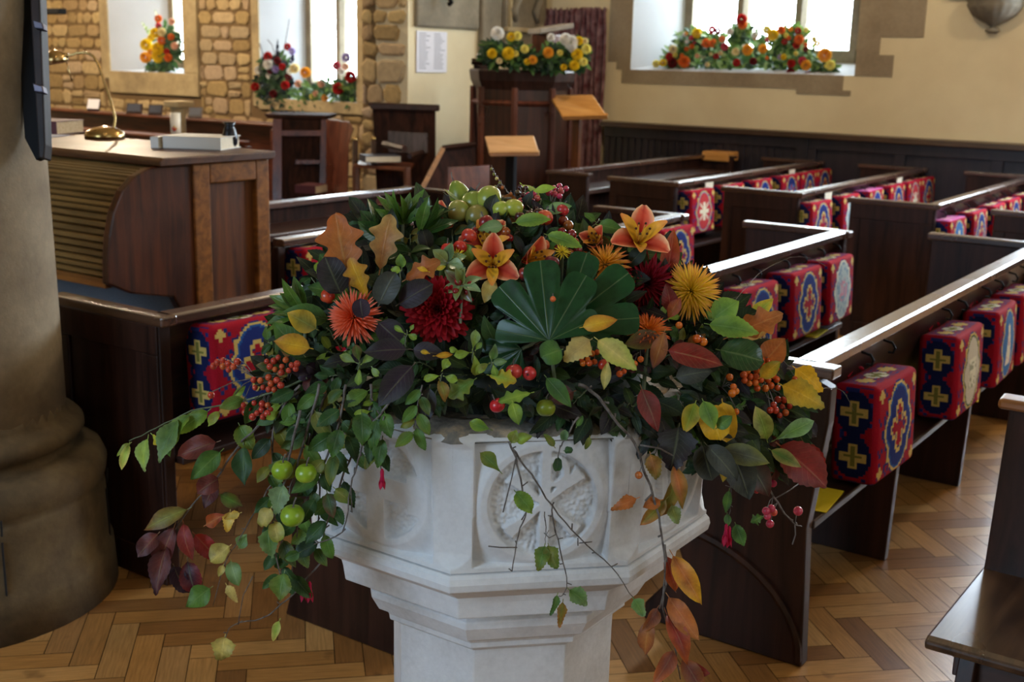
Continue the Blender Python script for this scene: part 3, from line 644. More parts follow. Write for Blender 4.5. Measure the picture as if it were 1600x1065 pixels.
mb = MB(); mb.box((3.06, 3.615, .06), (3.42, yb, 1.19)); o = link_mesh(mb, 'carcass', M_OAK, t)
mb = MB(); mb.box((3.04, 3.59, .0), (3.12, 3.62, 1.19)); mb.box((3.36, 3.59, 0), (3.43, 3.62, 1.19)); mb.box((3.12, 3.59, 1.11), (3.36, 3.62, 1.19)); mb.box((3.12, 3.59, 0), (3.36, 3.62, .14))
sub('panel_frame', mb, M_OAKX, o, t, bevel=.006)
mb = MB(); mb.box((2.98, 3.66, .02), (3.06, yb - .05, .7)); link_mesh(mb, 'knee_panel', M_CARPET, t)

def book(label, c, sx, sy, h, rz, cover, pages=M_CREAMP, group=None):
    t = thing('book', label, 'book', c, group); M = Matrix.Translation(c) @ Matrix.Rotation(rz, 4, 'Z')
    mb = MB(); mb.box((-sx / 2 + .006, -sy / 2 + .006, .003), (sx / 2 - .006, sy / 2 - .006, h - .003), M); link_mesh(mb, 'pages', pages, t)
    mb = MB(); mb.box((-sx / 2, -sy / 2, 0), (sx / 2, sy / 2, .003), M); mb.box((-sx / 2, -sy / 2, h - .003), (sx / 2, sy / 2, h), M); mb.box((-sx / 2, -sy / 2, 0), (-sx / 2 + .004, sy / 2, h), M); link_mesh(mb, 'cover', cover, t, bevel=.001)
    return t
book('thick white book with dark blue edges lying on the console top', (3.325, 3.865, 1.223), .2, .25, .05, radians(24), M_WCOVER)
book('second white volume standing close behind the dark blue edged one', (3.225, 3.985, 1.223), .16, .035, .046, radians(24), M_WCOVER)
book('maroon hymn book with tan pages beside the brass lamp base', (3.38, 4.98, 1.223), .25, .21, .06, radians(25), M_RCOVER, simple('tan_pages', hexc('a88a58'), .8, var=.3, vscale=120))
sheet('paper', 'white sheet of paper on the console under the maroon book', 'paper', (3.2, 4.88, 1.223), .2, .28, .3, M_PAPER)
# vase
t_ = tag(link_mesh(MB().lathe([(.02, 0), (.03, .015), (.034, .045), (.024, .075), (.018, .09), (.026, .105), (.02, .105), (.01, .09)], (3.415, 3.80, 1.223), 20), 'jug', simple('dark_blue_glaze', hexc('0c0d18'), .3, spec=.4), smooth=True, loc=(3.415, 3.80, 1.223)), 'small shiny dark jug behind the white book on the console', 'jug')
# brass lamp
B0 = Vector((3.36, 4.55, 1.223))
t = thing('desk_lamp', 'brass gooseneck desk lamp standing on the console', 'lamp', B0)
mb = MB(); mb.lathe([(.086, 0), (.088, .012), (.08, .03), (.05, .046), (.012, .054)], B0, 28); link_mesh(mb, 'base', M_BRASS, t, True)
dB = (B0 - CAM).dot(-TV)
def LP(px, py): return W(px, py, dB)
mb = MB(); pts = [LP(*p) for p in ((177, 222), (177, 205), (180, 185), (174, 160), (166, 135), (158, 112), (152, 97), (146, 88), (138, 83), (130, 82), (120, 83), (108, 87), (100, 89))]; mb.tube(pts, .006, 8); link_mesh(mb, 'stem', M_BRASS, t, True)
mb = MB(); Mx = Matrix.Rotation(radians(12), 4, RV.cross(UV)); mb.lathe([(.052, -.02), (.056, -.018), (.05, .008), (.036, .026), (.016, .036), (.008, .042)], LP(86, 92), 24, M=Mx); mb.tube([LP(92, 86), LP(106, 87)], .012, 8); link_mesh(mb, 'lamp_shade', M_BRASS, t, True)
mb = MB(); mb.tube([LP(103, 91), LP(106, 104), LP(112, 126)], .0035, 6); link_mesh(mb, 'handle_rod', M_BRASS, t, True)
mb = MB(); mb.tube([LP(196, 222), LP(205, 216), LP(213, 220), LP(205, 226)], .004, 6); link_mesh(mb, 'cable', simple('brown_cable', hexc('6b5030'), .5), t, True)

def WX(px, py, x):
    d = RV * ((px - 800) / FPX) - UV * ((py - 532.5) / FPX) - TV; return CAM + d * (x / d.x)
# ================================================================ pulpit and its stair
PC = Vector((8.05, 5.52, 0))
t = thing('pulpit', 'tall dark polygonal wooden pulpit dressed with yellow and white flowers', 'pulpit', PC)
a8 = radians(-124.6 + 22.5 - 6)
def octo(mb, prof, c=PC, a0=a8): return mb.lathe(prof, c, 8, a0=a0)
octo_ = MB(); octo(octo_, [(.36, 0), (.36, .1), (.39, .12), (.39, 1.40)]); o = link_mesh(octo_, 'body', wood('pulpit_wood', hexc('1e0f0a'), hexc('47261a'), .3, 2), t)
mb = MB()
for k in range(8):
    a = a8 + 2 * pi * k / 8; a2 = a + 2 * pi / 8; p = PC + Vector((.395 * cos(a), .395 * sin(a), 0)); q = PC + Vector((.395 * cos(a2), .395 * sin(a2), 0))
    mb.tube([p + Vector((0, 0, .1)), p + Vector((0, 0, 1.4))], .028, 6)
    d = (q - p); 
    for z in (.2, 1.28): mb.tube([p + Vector((0, 0, z)), q + Vector((0, 0, z))], .022, 4)
sub('stiles', mb, M_RED_WOOD, o, t)
mb = MB(); octo(mb, [(.39, 1.38), (.405, 1.42), (.42, 1.45), (.43, 1.52), (.42, 1.535)]); link_mesh(mb, 'cornice', M_PEWZ, t, bevel=.004)
br = W(858, 50, 9.3)
mb = MB(); Mx = Matrix.Translation(br) @ Matrix.Rotation(radians(-35), 4, 'Z')
mb.prism([(-.13, -.02), (.15, .03), (.15, .07), (-.13, .02)], 'y', -.14, .14); mb.v = [tuple(Mx @ Vector(v)) for v in mb.v]; link_mesh(mb, 'book_rest', simple('worn_silver_wood', hexc('8d8478'), .4, var=.2), t, bevel=.008)
mb = MB(); mb.box((br.x - .1, br.y - .1, br.z - .16), (br.x + .1, br.y + .1, br.z - .02)); link_mesh(mb, 'rest_post', M_RED_WOOD, t, bevel=.01)
# stair with sloping handrail
t = thing('pulpit_stair', 'dark wooden pulpit stair with a pale sloping handrail', 'stair', (7.3, 5.5, 0))
def ppoly(mb, pts, th):
    A = [W(*p) for p in pts]; i = [mb.vert(p) for p in A]; N = Vector((-TV.x, -TV.y, 0)).normalized() * th; j = [mb.vert(p + N) for p in A]; n = len(A)
    mb.face(i); mb.face(j[::-1])
    for k in range(n): mb.face((i[k], j[k], j[(k + 1) % n], i[(k + 1) % n]))
mb = MB(); ppoly(mb, [(655, 330, 8.7), (662, 296, 8.7), (693, 232, 8.9), (742, 226, 9.15), (742, 330, 9.1)], .04); link_mesh(mb, 'stair_side', M_MATTE, t)
mb = MB(); mb.tube([W(655, 303, 8.68), W(692, 232, 8.86)], .025, 4); link_mesh(mb, 'handrail', M_OAKX, t)
mb = MB(); mb.tube([W(692, 231, 8.86), W(742, 225, 9.12)], .02, 4); link_mesh(mb, 'top_rail', M_PEWX, t)
mb = MB(); ppoly(mb, [(700, 330, 8.3), (700, 262, 8.3), (765, 258, 8.5), (765, 330, 8.5)], .03); link_mesh(mb, 'lower_panel', M_RED_WOOD, t)
mb = MB(); ppoly(mb, [(740, 95, 9.55), (768, 99, 9.6), (768, 330, 9.6), (744, 330, 9.55)], .03); link_mesh(mb, 'tall_post_panel', M_PEWZ, t)
mb = MB(); mb.tube([W(737, 96, 9.5), W(775, 98, 9.5)], .025, 4); link_mesh(mb, 'post_cap', M_PEWZ, t)
mb = MB(); mb.lathe([(.018, 0), (.02, .02), (.012, .04)], W(748, 91, 9.5), 12); tag(link_mesh(mb, 'candle_cup', M_PAPER, loc=W(748, 91, 9.5)), 'tiny white cup on the post beside the pulpit flowers', 'cup')
# velvet curtain
mb = MB(); n = 90; rows_ = [2.09, 2.05, 1.9, 1.5, 1.0, .5, .12]
ids = []
for j, z in enumerate(rows_):
    ids.append([mb.vert((9.72 - .035 * sin(k * .83 + .4 * sin(k * .21)) - .01 * sin(k * 2.1), 5.74 + .70 * k / n + .012 * sin(j * 1.7 + k * .3), z + (.012 * sin(k * .9) if j == 0 else 0))) for k in range(n + 1)])
for j in range(len(rows_) - 1):
    for k in range(n): mb.face((ids[j][k], ids[j][k + 1], ids[j + 1][k + 1], ids[j + 1][k]))
tag(link_mesh(mb, 'curtain', M_CURTAIN, smooth=True), 'dark crimson velvet curtain hanging on the wall behind the pulpit', 'curtain')
# sloped stands
def stand(name, label, cat, quad, z_hint, mat, pole_mat, th=.025):
    P = [W(*q) for q in quad]; c = sum(P, Vector()) / 4; t = thing(name, label, cat, (c.x, c.y, 0)); nrm = (P[1] - P[0]).cross(P[3] - P[0]).normalized()
    if nrm.z < 0: nrm = -nrm
    mb = MB(); i = [mb.vert(p) for p in P]; j = [mb.vert(p - nrm * th) for p in P]; mb.face(i); mb.face(j[::-1])
    for k in range(4): mb.face((i[k], j[k], j[(k + 1) % 4], i[(k + 1) % 4]))
    link_mesh(mb, 'top_board', mat, t, bevel=.01)
    mb = MB(); mb.tube([P[2] + nrm * .012, P[3] + nrm * .012], .012, 4); link_mesh(mb, 'lip', mat, t)
    mb = MB(); b = Vector((c.x, c.y, 0)); mb.box((c.x - .02, c.y - .035, .03), (c.x + .02, c.y + .035, c.z - .03)); link_mesh(mb, 'pole', pole_mat, t, bevel=.005)
    mb = MB(); mb.box((c.x - .2, c.y - .03, 0), (c.x + .2, c.y + .03, .04)); mb.box((c.x - .03, c.y - .2, 0), (c.x + .03, c.y + .2, .04)); link_mesh(mb, 'foot', pole_mat, t, bevel=.005)
    return t
stand('lectern', 'honey coloured wooden lectern with sloping top in front of the curtain', 'lectern', [(857, 148, 9.3), (926, 147, 9.15), (950, 182, 8.88), (880, 184, 8.96)], 0, M_LIGHTW, M_OAK)
stand('music_stand', 'stand with pale beech tray before the pulpit', 'stand', [(757, 212, 8.1), (834, 211, 7.95), (843, 240, 7.7), (765, 241, 7.8)], 0, M_BEECH, M_BLACK, .018)
# notice on the plaster
mb = MB(); P = [Vector((x, 6.492, z)) for x, z in ((7.9, 1.83), (8.31, 1.83), (8.31, 1.5), (7.9, 1.5))]
c = Vector((8.11, 6.49, 1.66)); t = thing('wall_notice', 'white printed sheet pinned to the cream plaster pier', 'notice', c)
mb.box((7.9, 6.488, 1.49), (8.31, 6.494, 1.83)); link_mesh(mb, 'sheet', M_PAPER, t)
mb = MB(); random.seed(8)
for cx in (7.93, 8.13):
    for k in range(16): mb.box((cx, 6.486, 1.805 - k * .019), (cx + random.uniform(.08, .15), 6.4885, 1.812 - k * .019))
link_mesh(mb, 'printed_lines', M_INK, t)
# iron bracket high on the stones
mb = MB(); mb.tube([(8.2, 6.44, 2.2), (8.2, 6.38, 2.1), (8.2, 6.36, 2.07), (8.2, 6.39, 2.05)], .02, 6); mb.box((8.14, 6.42, 2.1), (8.26, 6.46, 2.2)); tag(link_mesh(mb, 'iron_bracket', M_BLACK), 'dark iron bracket fixed on the grey stones above the notice', 'bracket')
# stone wall shaft beside the pulpit
t = thing('wall_memorial', 'carved grey stone memorial on the wall above the pulpit', 'memorial', (9.3, 6.45, 1.6))
mb = MB(); mb.box((9.06, 6.40, 1.64), (9.72, 6.5, 2.9)); link_mesh(mb, 'tablet', M_GREYST, t, bevel=.01)
mb = MB(); mb.box((9.03, 6.36, 1.86), (9.74, 6.41, 1.9)); mb.box((9.09, 6.37, 1.9), (9.12, 6.41, 2.9)); link_mesh(mb, 'moulding', M_DRESSED, t, bevel=.006)
for x in (9.16, 9.52):
    mb = MB(); mb.tube([(x, 6.38, 2.3), (x + .03, 6.36, 2.15), (x - .03, 6.36, 2.05), (x + .01, 6.37, 1.95)], [.02, .035, .04, .015], 8); link_mesh(mb, 'scroll', M_GREYST, t, True)
# fluted stone urn on the south wall
t = thing('wall_urn', 'fluted grey stone corbel urn on the cream wall at top right', 'urn', (9.8, 2.36, 1.9)); c = Vector((9.78, 2.36, 0))
mb = MB(); mb.lathe([(.03, 1.895), (.055, 1.91), (.045, 1.93), (.02, 1.94), (.04, 1.955), (.05, 1.965), (.1, 1.99), (.16, 2.03), (.19, 2.08), (.2, 2.1), (.2, 2.12), (.21, 2.13), (.21, 2.16)], c, 72, wob=lambda a, j: 1 + (.035 * abs(sin(a * 9)) if 5 <= j <= 9 else 0)); link_mesh(mb, 'bowl', M_GREYST, t, True)
mb = MB(); mb.box((9.75, 2.0, 2.16), (9.8, 2.72, 2.9)); link_mesh(mb, 'tablet', M_DRESSED, t, bevel=.01)

# ================================================================ chancel furniture
t = thing('reading_desk', 'dark wooden reading stall left of the carved chair in the chancel', 'reading desk', (7.95, 7.75, 0))
dS = 10.8
mb = MB(); ppoly(mb, [(412, 178, dS), (515, 180, dS), (512, 187, dS), (418, 185, dS)], .5); link_mesh(mb, 'desk_top', M_MATTE, t, bevel=.01)
mb = MB(); ppoly(mb, [(430, 186, dS), (500, 187, dS), (500, 330, dS), (430, 330, dS)], .4); o = link_mesh(mb, 'carcass', M_MATTE, t)
mb = MB(); ppoly(mb, [(426, 186, dS - .04), (440, 186, dS - .04), (440, 330, dS - .04), (426, 330, dS - .04)], .04); ppoly(mb, [(502, 187, dS - .04), (512, 187, dS - .04), (508, 330, dS - .04), (498, 330, dS - .04)], .04); ppoly(mb, [(440, 204, dS - .04), (502, 204, dS - .04), (502, 212, dS - .04), (440, 212, dS - .04)], .04); ppoly(mb, [(462, 250, dS - .04), (502, 250, dS - .04), (502, 256, dS - .04), (462, 256, dS - .04)], .04); sub('stile', mb, M_RED_WOOD, o, t)
mb = MB(); ppoly(mb, [(510, 186, dS - .05), (545, 190, dS - .5), (552, 200, dS - .55), (545, 225, dS - .5), (542, 330, dS - .5), (508, 330, dS - .05)], .04); link_mesh(mb, 'side_wing', M_RED_WOOD, t, bevel=.006)
book('maroon book standing low in the reading stall', W(487, 300, 10.55), .25, .2, .07, .3, M_RCOVER)
t = thing('clergy_chair', 'dark wooden clergy seat with high panelled back against the pier', 'chair', (7.15, 6.0, 0))
dC = 9.35
mb = MB(); ppoly(mb, [(582, 168, dC), (680, 172, dC), (680, 330, dC), (590, 330, dC)], .05); o = link_mesh(mb, 'backrest', M_MATTE, t)
mb = MB(); ppoly(mb, [(574, 160, dC - .03), (686, 164, dC - .03), (686, 174, dC - .03), (580, 171, dC - .03)], .1); sub('cornice', mb, M_PEWX, o, t, bevel=.01)
mb = MB(); ppoly(mb, [(606, 204, dC - .01), (668, 208, dC - .01), (668, 240, dC - .01), (606, 238, dC - .01)], .02); sub('back_panel', mb, wood('panel_wood', hexc('241a1c'), hexc('4b3a3c'), .25, 2), o, t, bevel=.004)
mb = MB(); ppoly(mb, [(552, 256, dC - .35), (640, 262, dC - .55), (640, 268, dC - .55), (552, 262, dC - .35)], .45); link_mesh(mb, 'seat', M_CHOIR, t, bevel=.008)
for px, py0 in ((555, 220), (584, 219)):
    mb = MB(); mb.tube([W(px, py0 + 2, dC - .2), W(px, 262, dC - .3)], .022, 8); link_mesh(mb, 'arm_post', M_PEWZ, t)
    mb = MB(); mb.ball(W(px, py0 - 2, dC - .2), .022, 12, 8); link_mesh(mb, 'finial', M_BRASS, t, True)
for px, d_ in ((556, 9.0), (636, 8.8)):
    mb = MB(); mb.tube([W(px, 262, d_), W(px + 2, 335, d_)], .03, 6); link_mesh(mb, 'leg', M_RED_WOOD, t)
mb = MB(); mb.tube([W(640, 244, 8.8), W(660, 238, 9.3)], .02, 6); mb.tube([W(600, 225, 9.2), W(632, 232, 8.9)], .025, 6); link_mesh(mb, 'arm', M_PEWZ, t)
book('pale book with dark blue cover lying on the clergy seat', W(594, 252, 8.98), .28, .2, .05, -.6, M_BCOVER)
# choir stalls
def stalls(label, x, y0, y1, z):
    t = thing('choir_stall', label, 'choir stall', (x, y0, 0))
    mb = MB(); mb.box((x, y0, 0), (x + .04, y1, z - .03)); link_mesh(mb, 'front_panel', M_CHOIR, t)
    mb = MB(); mb.box((x - .12, y0 - .03, z - .03), (x + .08, y1, z)); link_mesh(mb, 'top_rail', M_CHOIR, t, bevel=.008)
    mb = MB(); mb.box((x - .14, y0 - .03, 0), (x + .1, y0 + .03, z - .05)); link_mesh(mb, 'end_panel', M_CHOIR, t, bevel=.01)
    return t
stalls('reddish brown choir stall nearest the rubble wall', 8.65, 8.85, 15.5, .93)
stalls('lower reddish choir stall in front of the other one', 7.5, 8.2, 13, .84)
for (px, wpx, top, lb) in ((147, 24, 172, 'book rest with a pale open book, leftmost on the choir stall'), (210, 30, 176, 'dark book rest second from the left on the choir stall'), (243, 26, 170, 'dark book rest left of the candle on the choir stall'), (305, 24, 172, 'dark book rest right of the candle on the choir stall')):
    c = WX(px, 188, 8.62); c.z = .95; t = thing('book_rest', lb, 'book rest', c); sz = wpx / FPX * 11.2 / 2
    mb = MB(); Mx = Matrix.Translation(c) @ Matrix.Rotation(radians(35), 4, 'Z') @ Matrix.Rotation(radians(-60), 4, 'Y'); mb.box((-.02, -sz, -.01), (.1, sz, .012), Mx); link_mesh(mb, 'board', M_PEWX, t, bevel=.004)
    mb = MB(); mb.box((0, -sz * .8, .012), (.09, sz * .8, .018), Mx) if px != 147 else mb.box((-.01, -sz * .9, .012), (.11, sz * .9, .03), Mx); link_mesh(mb, 'open_book', M_PAPER if px == 147 else M_BCOVER, t)
# stone pedestal and candle
c = W(281, 200, 11.0); c.z = 0
t = thing('stone_pedestal', 'pale stone pedestal with square cap behind the candle', 'pedestal', c)
zt = W(281, 157, 11.0).z
mb = MB(); mb.box((c.x - .1, c.y - .1, zt - .06), (c.x + .1, c.y + .1, zt)); link_mesh(mb, 'cap', M_DRESSED, t, bevel=.01)
mb = MB(); mb.lathe([(.09, 0), (.09, .1), (.055, .16), (.055, zt - .16), (.08, zt - .08), (.085, zt - .06)], c, 20); link_mesh(mb, 'shaft', M_DRESSED, t, True)
cb, ct = W(275, 212, 8.2), W(275, 177, 8.2)
t = thing('candle_stand', 'tall white candle with a red and yellow emblem on a stand', 'candle', (cb.x, cb.y, 0))
mb = MB(); mb.lathe([(.034, 0), (.034, (ct - cb).length), (.0, (ct - cb).length)], cb, 20); link_mesh(mb, 'candle', M_CANDLE, t, True)
mb = MB(); mb.col = hexc('c0492c'); q = cb + TV * .034 + Vector((0, 0, .035)); q2 = q + TV * .004
for (dx, dz, s_, cc) in ((0, 0, .012, 'c0392c'), (.012, .008, .008, 'd89a30'), (-.01, .01, .008, 'c8502c'), (0, .022, .007, 'd8b040')): mb.col = hexc(cc); mb.ball(q + RV * dx + Vector((0, 0, dz)), s_, 8, 6)
link_mesh(mb, 'emblem', M_PETAL, t)
mb = MB(); mb.lathe([(.12, 0), (.12, .03), (.03, .06), (.025, cb.z - .03), (.05, cb.z - .01), (.05, cb.z)], (cb.x, cb.y, 0), 16); link_mesh(mb, 'stand', M_PEWZ, t, True)
# wall lamp bracket far left
mb = MB(); q = W(80, 18, 12.5); mb.box((q.x - .05, q.y - .2, q.z - .03), (q.x + .05, q.y + .2, q.z + .03)); tag(link_mesh(mb, 'wall_fitting', M_BLACK, bevel=.01), 'small dark metal fitting on the rubble wall at top left', 'fitting')

# ================================================================ font
FC = Vector((1.745, 1.215, 0)); T225 = math.tan(pi / 8)
t = thing('stone_font', 'pale octagonal stone font with carved bowl, piled with flowers', 'font', FC)
def seg_d(x, y, a, b):
    ax, ay = a; bx, by = b; dx, dy = bx - ax, by - ay; k = max(0, min(1, ((x - ax) * dx + (y - ay) * dy) / (dx * dx + dy * dy))); return sqrt((x - ax - k * dx) ** 2 + (y - ay - k * dy) ** 2), k
def motif_h(x, y, kind):
    'True where the carving stands proud inside the sunk roundel'
    if kind == 'chirho':
        if abs(x - .004) < .009: return True
        for a, b in (((-.056, -.05), (.060, .05)), ((-.052, .047), (.058, -.052))):
            d, k = seg_d(x, y, a, b)
            if d < .0055 + .008 * (abs(k - .5) * 2) ** 2 and .001 < k < .999: return True
        r = sqrt((x - .017) ** 2 + (y - .052) ** 2)
        return x > 0 and .014 < r < .026
    if kind == 'cross': return abs(y) < .02 or abs(x + .01) < .02 or (abs(x) > .058 and abs(y) < .035)
    if kind == 'omega':
        for a, b in (((-.05, .055), (-.025, -.05)), ((-.025, -.05), (.0, .03)), ((0, .03), (.028, -.05)), ((.028, -.05), (.055, .055))):
            if seg_d(x, y, a, b)[0] < .011: return True
        return False
    return False
ZB, ZT, ZC = .803, 1.035, .918
mb = MB()
for k in range(8):
    phi = radians(45 * k); N = Vector((cos(phi), sin(phi), 0)); S = Vector((-sin(phi), cos(phi), 0))
    kind = {5: 'chirho', 4: 'cross', 6: 'omega'}.get(k); nu, nv = (150, 112) if kind else (30, 16)
    ids = []
    for j in range(nv + 1):
        v = j / nv; z = ZB + (ZT - ZB) * v; a = .352 + .009 * v; 
        if v > .93: a -= .012 * ((v - .93) / .07) ** 2
        hw = a * T225; c = .034 * max(0, min(1, (v - .03) / .1)) ** .5 * max(0, min(1, (.99 - v) / .09)) ** .5
        row = []
        for i in range(nu + 1):
            s_ = (-1 + 2 * i / nu) * hw; P = N * a + S * s_; m = a * cos(pi / 8) + abs(s_) * sin(pi / 8); D = a * cos(pi / 8) + (hw - c) * sin(pi / 8)
            if m > D: P = P * (D / m)
            y = z - ZC; x = s_; dep_ = 0
            if kind:
                r = sqrt(x * x + y * y)
                if r < .088 and not motif_h(x, y, kind):
                    dep_ = .008 * min(1, (.088 - r) / .002) + .0065 * noise.voronoi(Vector((x * 165, y * 165, k * 3)))[0][0] * min(1, (.088 - r) / .006)
                elif r > .1 and abs(x) < .11 and abs(y) < .105:
                    dep_ = min(.024, (r - .1) * .5)
            dep_ += .0012 * noise.noise(Vector((P.x * 9, P.y * 9, z * 9)))
            P = P - N * dep_; row.append(mb.vert((FC.x + P.x, FC.y + P.y, z)))
        ids.append(row)
    for j in range(nv):
        for i in range(nu): mb.face((ids[j][i], ids[j][i + 1], ids[j + 1][i + 1], ids[j + 1][i]))
o = link_mesh(mb, 'bowl', M_FONT, t, True)
def octring(mb, prof, sub_=1): return mb.lathe([(a / cos(pi / 8), z) for a, z in prof], FC, 8, a0=pi / 8)
# worn, chipped top of the rim
mb = MB(); rings = []
for j, (a, z) in enumerate(((.3585, 1.022), (.352, 1.036), (.335, 1.042), (.31, 1.044), (.285, 1.04), (.28, .98))):
    ring = []
    for i in range(240):
        an = 2 * pi * i / 240; loc = (an + pi / 8) % (pi / 4) - pi / 8; r = a / cos(loc) if a > .29 else a + .02
        q = Vector((r * cos(an), r * sin(an), 0)); nn = noise.noise(q * 26 + Vector((0, 0, j))) ; nn2 = noise.noise(q * 70)
        ring.append(mb.vert(FC + q * (1 + .012 * nn * (j > 0)) + Vector((0, 0, z + (.006 * nn + .003 * nn2) * (0 < j < 5)))))
    rings.append(ring)
for A, B in zip(rings[:-1], rings[1:]):
    for i in range(240): mb.face((A[i], A[(i + 1) % 240], B[(i + 1) % 240], B[i]))
link_mesh(mb, 'rim', M_FONTRIM, t, True)
mb = MB(); mb.lathe([(.3, 1.03), (.28, .96), (.18, .92), (.001, .91)], FC, 40); link_mesh(mb, 'basin', M_FONTRIM, t, True)
mb = MB(); octring(mb, [(.345, .803), (.3535, .80), (.358, .795), (.36, .785), (.357, .772), (.345, .765), (.326, .752), (.316, .745), (.31, .74), (.307, .728), (.303, .70), (.285, .692), (.262, .69), (.25, .682)]); link_mesh(mb, 'upper_moulding', M_FONT, t, bevel=.002)
mb = MB(); octring(mb, [(.24, .69), (.25, .682), (.247, .672), (.256, .668), (.256, .655), (.242, .628), (.226, .618), (.222, .612), (.222, .602), (.21, .596), (.203, .588)]); link_mesh(mb, 'lower_moulding', M_FONT, t, bevel=.002)
mb = MB(); octring(mb, [(.202, .60), (.201, .55), (.20, .2), (.22, .17), (.25, .16), (.25, .1), (.3, .09), (.3, 0)]); link_mesh(mb, 'shaft', M_FONT, t, bevel=.003)

# ================================================================ plant builders
def prof(shape, t):
    if shape == 'ovate': return sin(pi * min(1, t ** .78)) ** .9
    if shape == 'lance': return sin(pi * t) ** 1.05
    if shape == 'round': return sqrt(max(0, 1 - (2 * t - 1) ** 2))
    if shape == 'obov': return sin(pi * t ** 1.5) ** .85
    if shape == 'oak': return (sin(pi * t ** .95) ** .7) * (.4 + .6 * min(1, t * 1.5)) * (.84 + .2 * cos(2 * pi * 3.6 * t ** .9 + 3.0) + .05 * sin(31 * t))
    if shape == 'birch':
        b = t / .28 if t < .28 else ((1 - t) / .72) ** .8
        return b ** .8 + (.09 if int(t * 14) % 2 else -.03) * (0 < t < 1)
    if shape == 'tooth': return sin(pi * t ** .8) ** .9 + (.06 if int(t * 18) % 2 else -.02) * (.06 < t < .97)
    return sin(pi * t)
ROWS = {'oak': 44, 'birch': 15, 'tooth': 19}
def leafgeo(mb, base, d, n, L, Wd, col, col2=None, shape='ovate', fold=.25, curl=.4, wave=.0, stalk=.12, ph=0):
    d = d.normalized(); s = d.cross(n).normalized(); n = s.cross(d).normalized(); R = ROWS.get(shape, 8)
    col2 = col2 or col; p = base + d * (L * stalk); ids = []; ang = -curl * .4; step = L / R
    for r in range(R + 1):
        t = r / R; w = Wd / 2 * max(0, prof(shape, t)); dd = d * cos(ang) + n * -sin(ang); nn = n * cos(ang) + d * sin(ang)
        row = []
        for u in (-1, -.5, 0, .5, 1):
            q = p + s * (u * w) + nn * (fold * abs(u) * w + wave * Wd * sin(t * 9 + ph + u * 2) * abs(u))
            cc = mixc(col, col2, min(1, abs(u) * .55 + max(0, t - .5) * .9)); row.append(mb.vert(q, (u, t), cc))
        ids.append(row); p = p + dd * step; ang += curl / R
    for r in range(R):
        for k in range(4): mb.face((ids[r][k], ids[r][k + 1], ids[r + 1][k + 1], ids[r + 1][k]))
    if stalk:
        w = max(.0007, Wd * .018); a = [mb.vert(base + s * w, (.01, 0), mixc(col, (.2, .12, .05), .4)), mb.vert(base - s * w, (.01, 0), mixc(col, (.2, .12, .05), .4)), mb.vert(base + d * L * stalk - s * w, (.01, 0), col), mb.vert(base + d * L * stalk + s * w, (.01, 0), col)]
        mb.face(a)
def dep(px, py):
    u = max(-1, min(1, (px - 810) / 480)); v = max(0, (640 - py) / 370); q = max(0, 1 - u * u - v * v)
    return 2.2 - .38 * sqrt(q) + .09 * u + (.00022 * (py - 640) - .01 if py > 640 else 0)
def Q(px, py, off=0): return W(px, py, dep(px, py) + off)
def ppm(px, py): return dep(px, py) / FPX
def sdir(a, k=0): a = radians(a); return (RV * cos(a) + UV * sin(a) + TV * k).normalized()
G1, G2, G3, G4, GP = [hexc(x) for x in ('557a2e', '36582a', '8ea83a', '213a20', '86a070')]
Y1, Y2, OR, BR, RD, PU, RB, MG, OL = [hexc(x) for x in ('dba81e', 'd4c06e', 'b4602a', 'a2642e', '8a231c', '2f1c2c', '6a3028', '8a1844', '7c7c30')]
PAL = dict(G1=G1, G2=G2, G3=G3, G4=G4, GP=GP, Y1=Y1, Y2=Y2, OR=OR, BR=BR, RD=RD, PU=PU, RB=RB, OL=OL, DK=hexc('2a2c24'), GY=hexc('4a4c44'), TN=hexc('b89a5c'))
def leaf(px, py, ang, L, Wd, shape, c1, c2, label, name='leaf', off=0, k=.15, gloss=False, curl=.5, fold=.22, wave=.04, tiltn=0, cat='leaf', group=None):
    m = ppm(px, py); b = Q(px, py, off); mb = MB(); random.seed(int(px * 7 + py))
    d = sdir(ang, k); n = (TV + sdir(ang + 90) * tiltn + UV * .25).normalized()
    leafgeo(mb, b, d, n, L * m, Wd * m, PAL[c1], PAL[c2], shape, fold, curl, wave, .1, random.random() * 6)
    return tag(link_mesh(mb, name, M_GLOSSLEAF if gloss else M_LEAF, smooth=True, loc=b), label, cat, group)
def smooth_pts(P, n=4):
    out = []
    for i in range(len(P) - 1):
        p0, p1, p2, p3 = P[max(0, i - 1)], P[i], P[i + 1], P[min(len(P) - 1, i + 2)]
        for k in range(n):
            t = k / n; out.append(.5 * ((2 * p1) + (p2 - p0) * t + (2 * p0 - 5 * p1 + 4 * p2 - p3) * t * t + (-p0 + 3 * p1 - 3 * p2 + p3) * t ** 3))
    out.append(P[-1]); return out
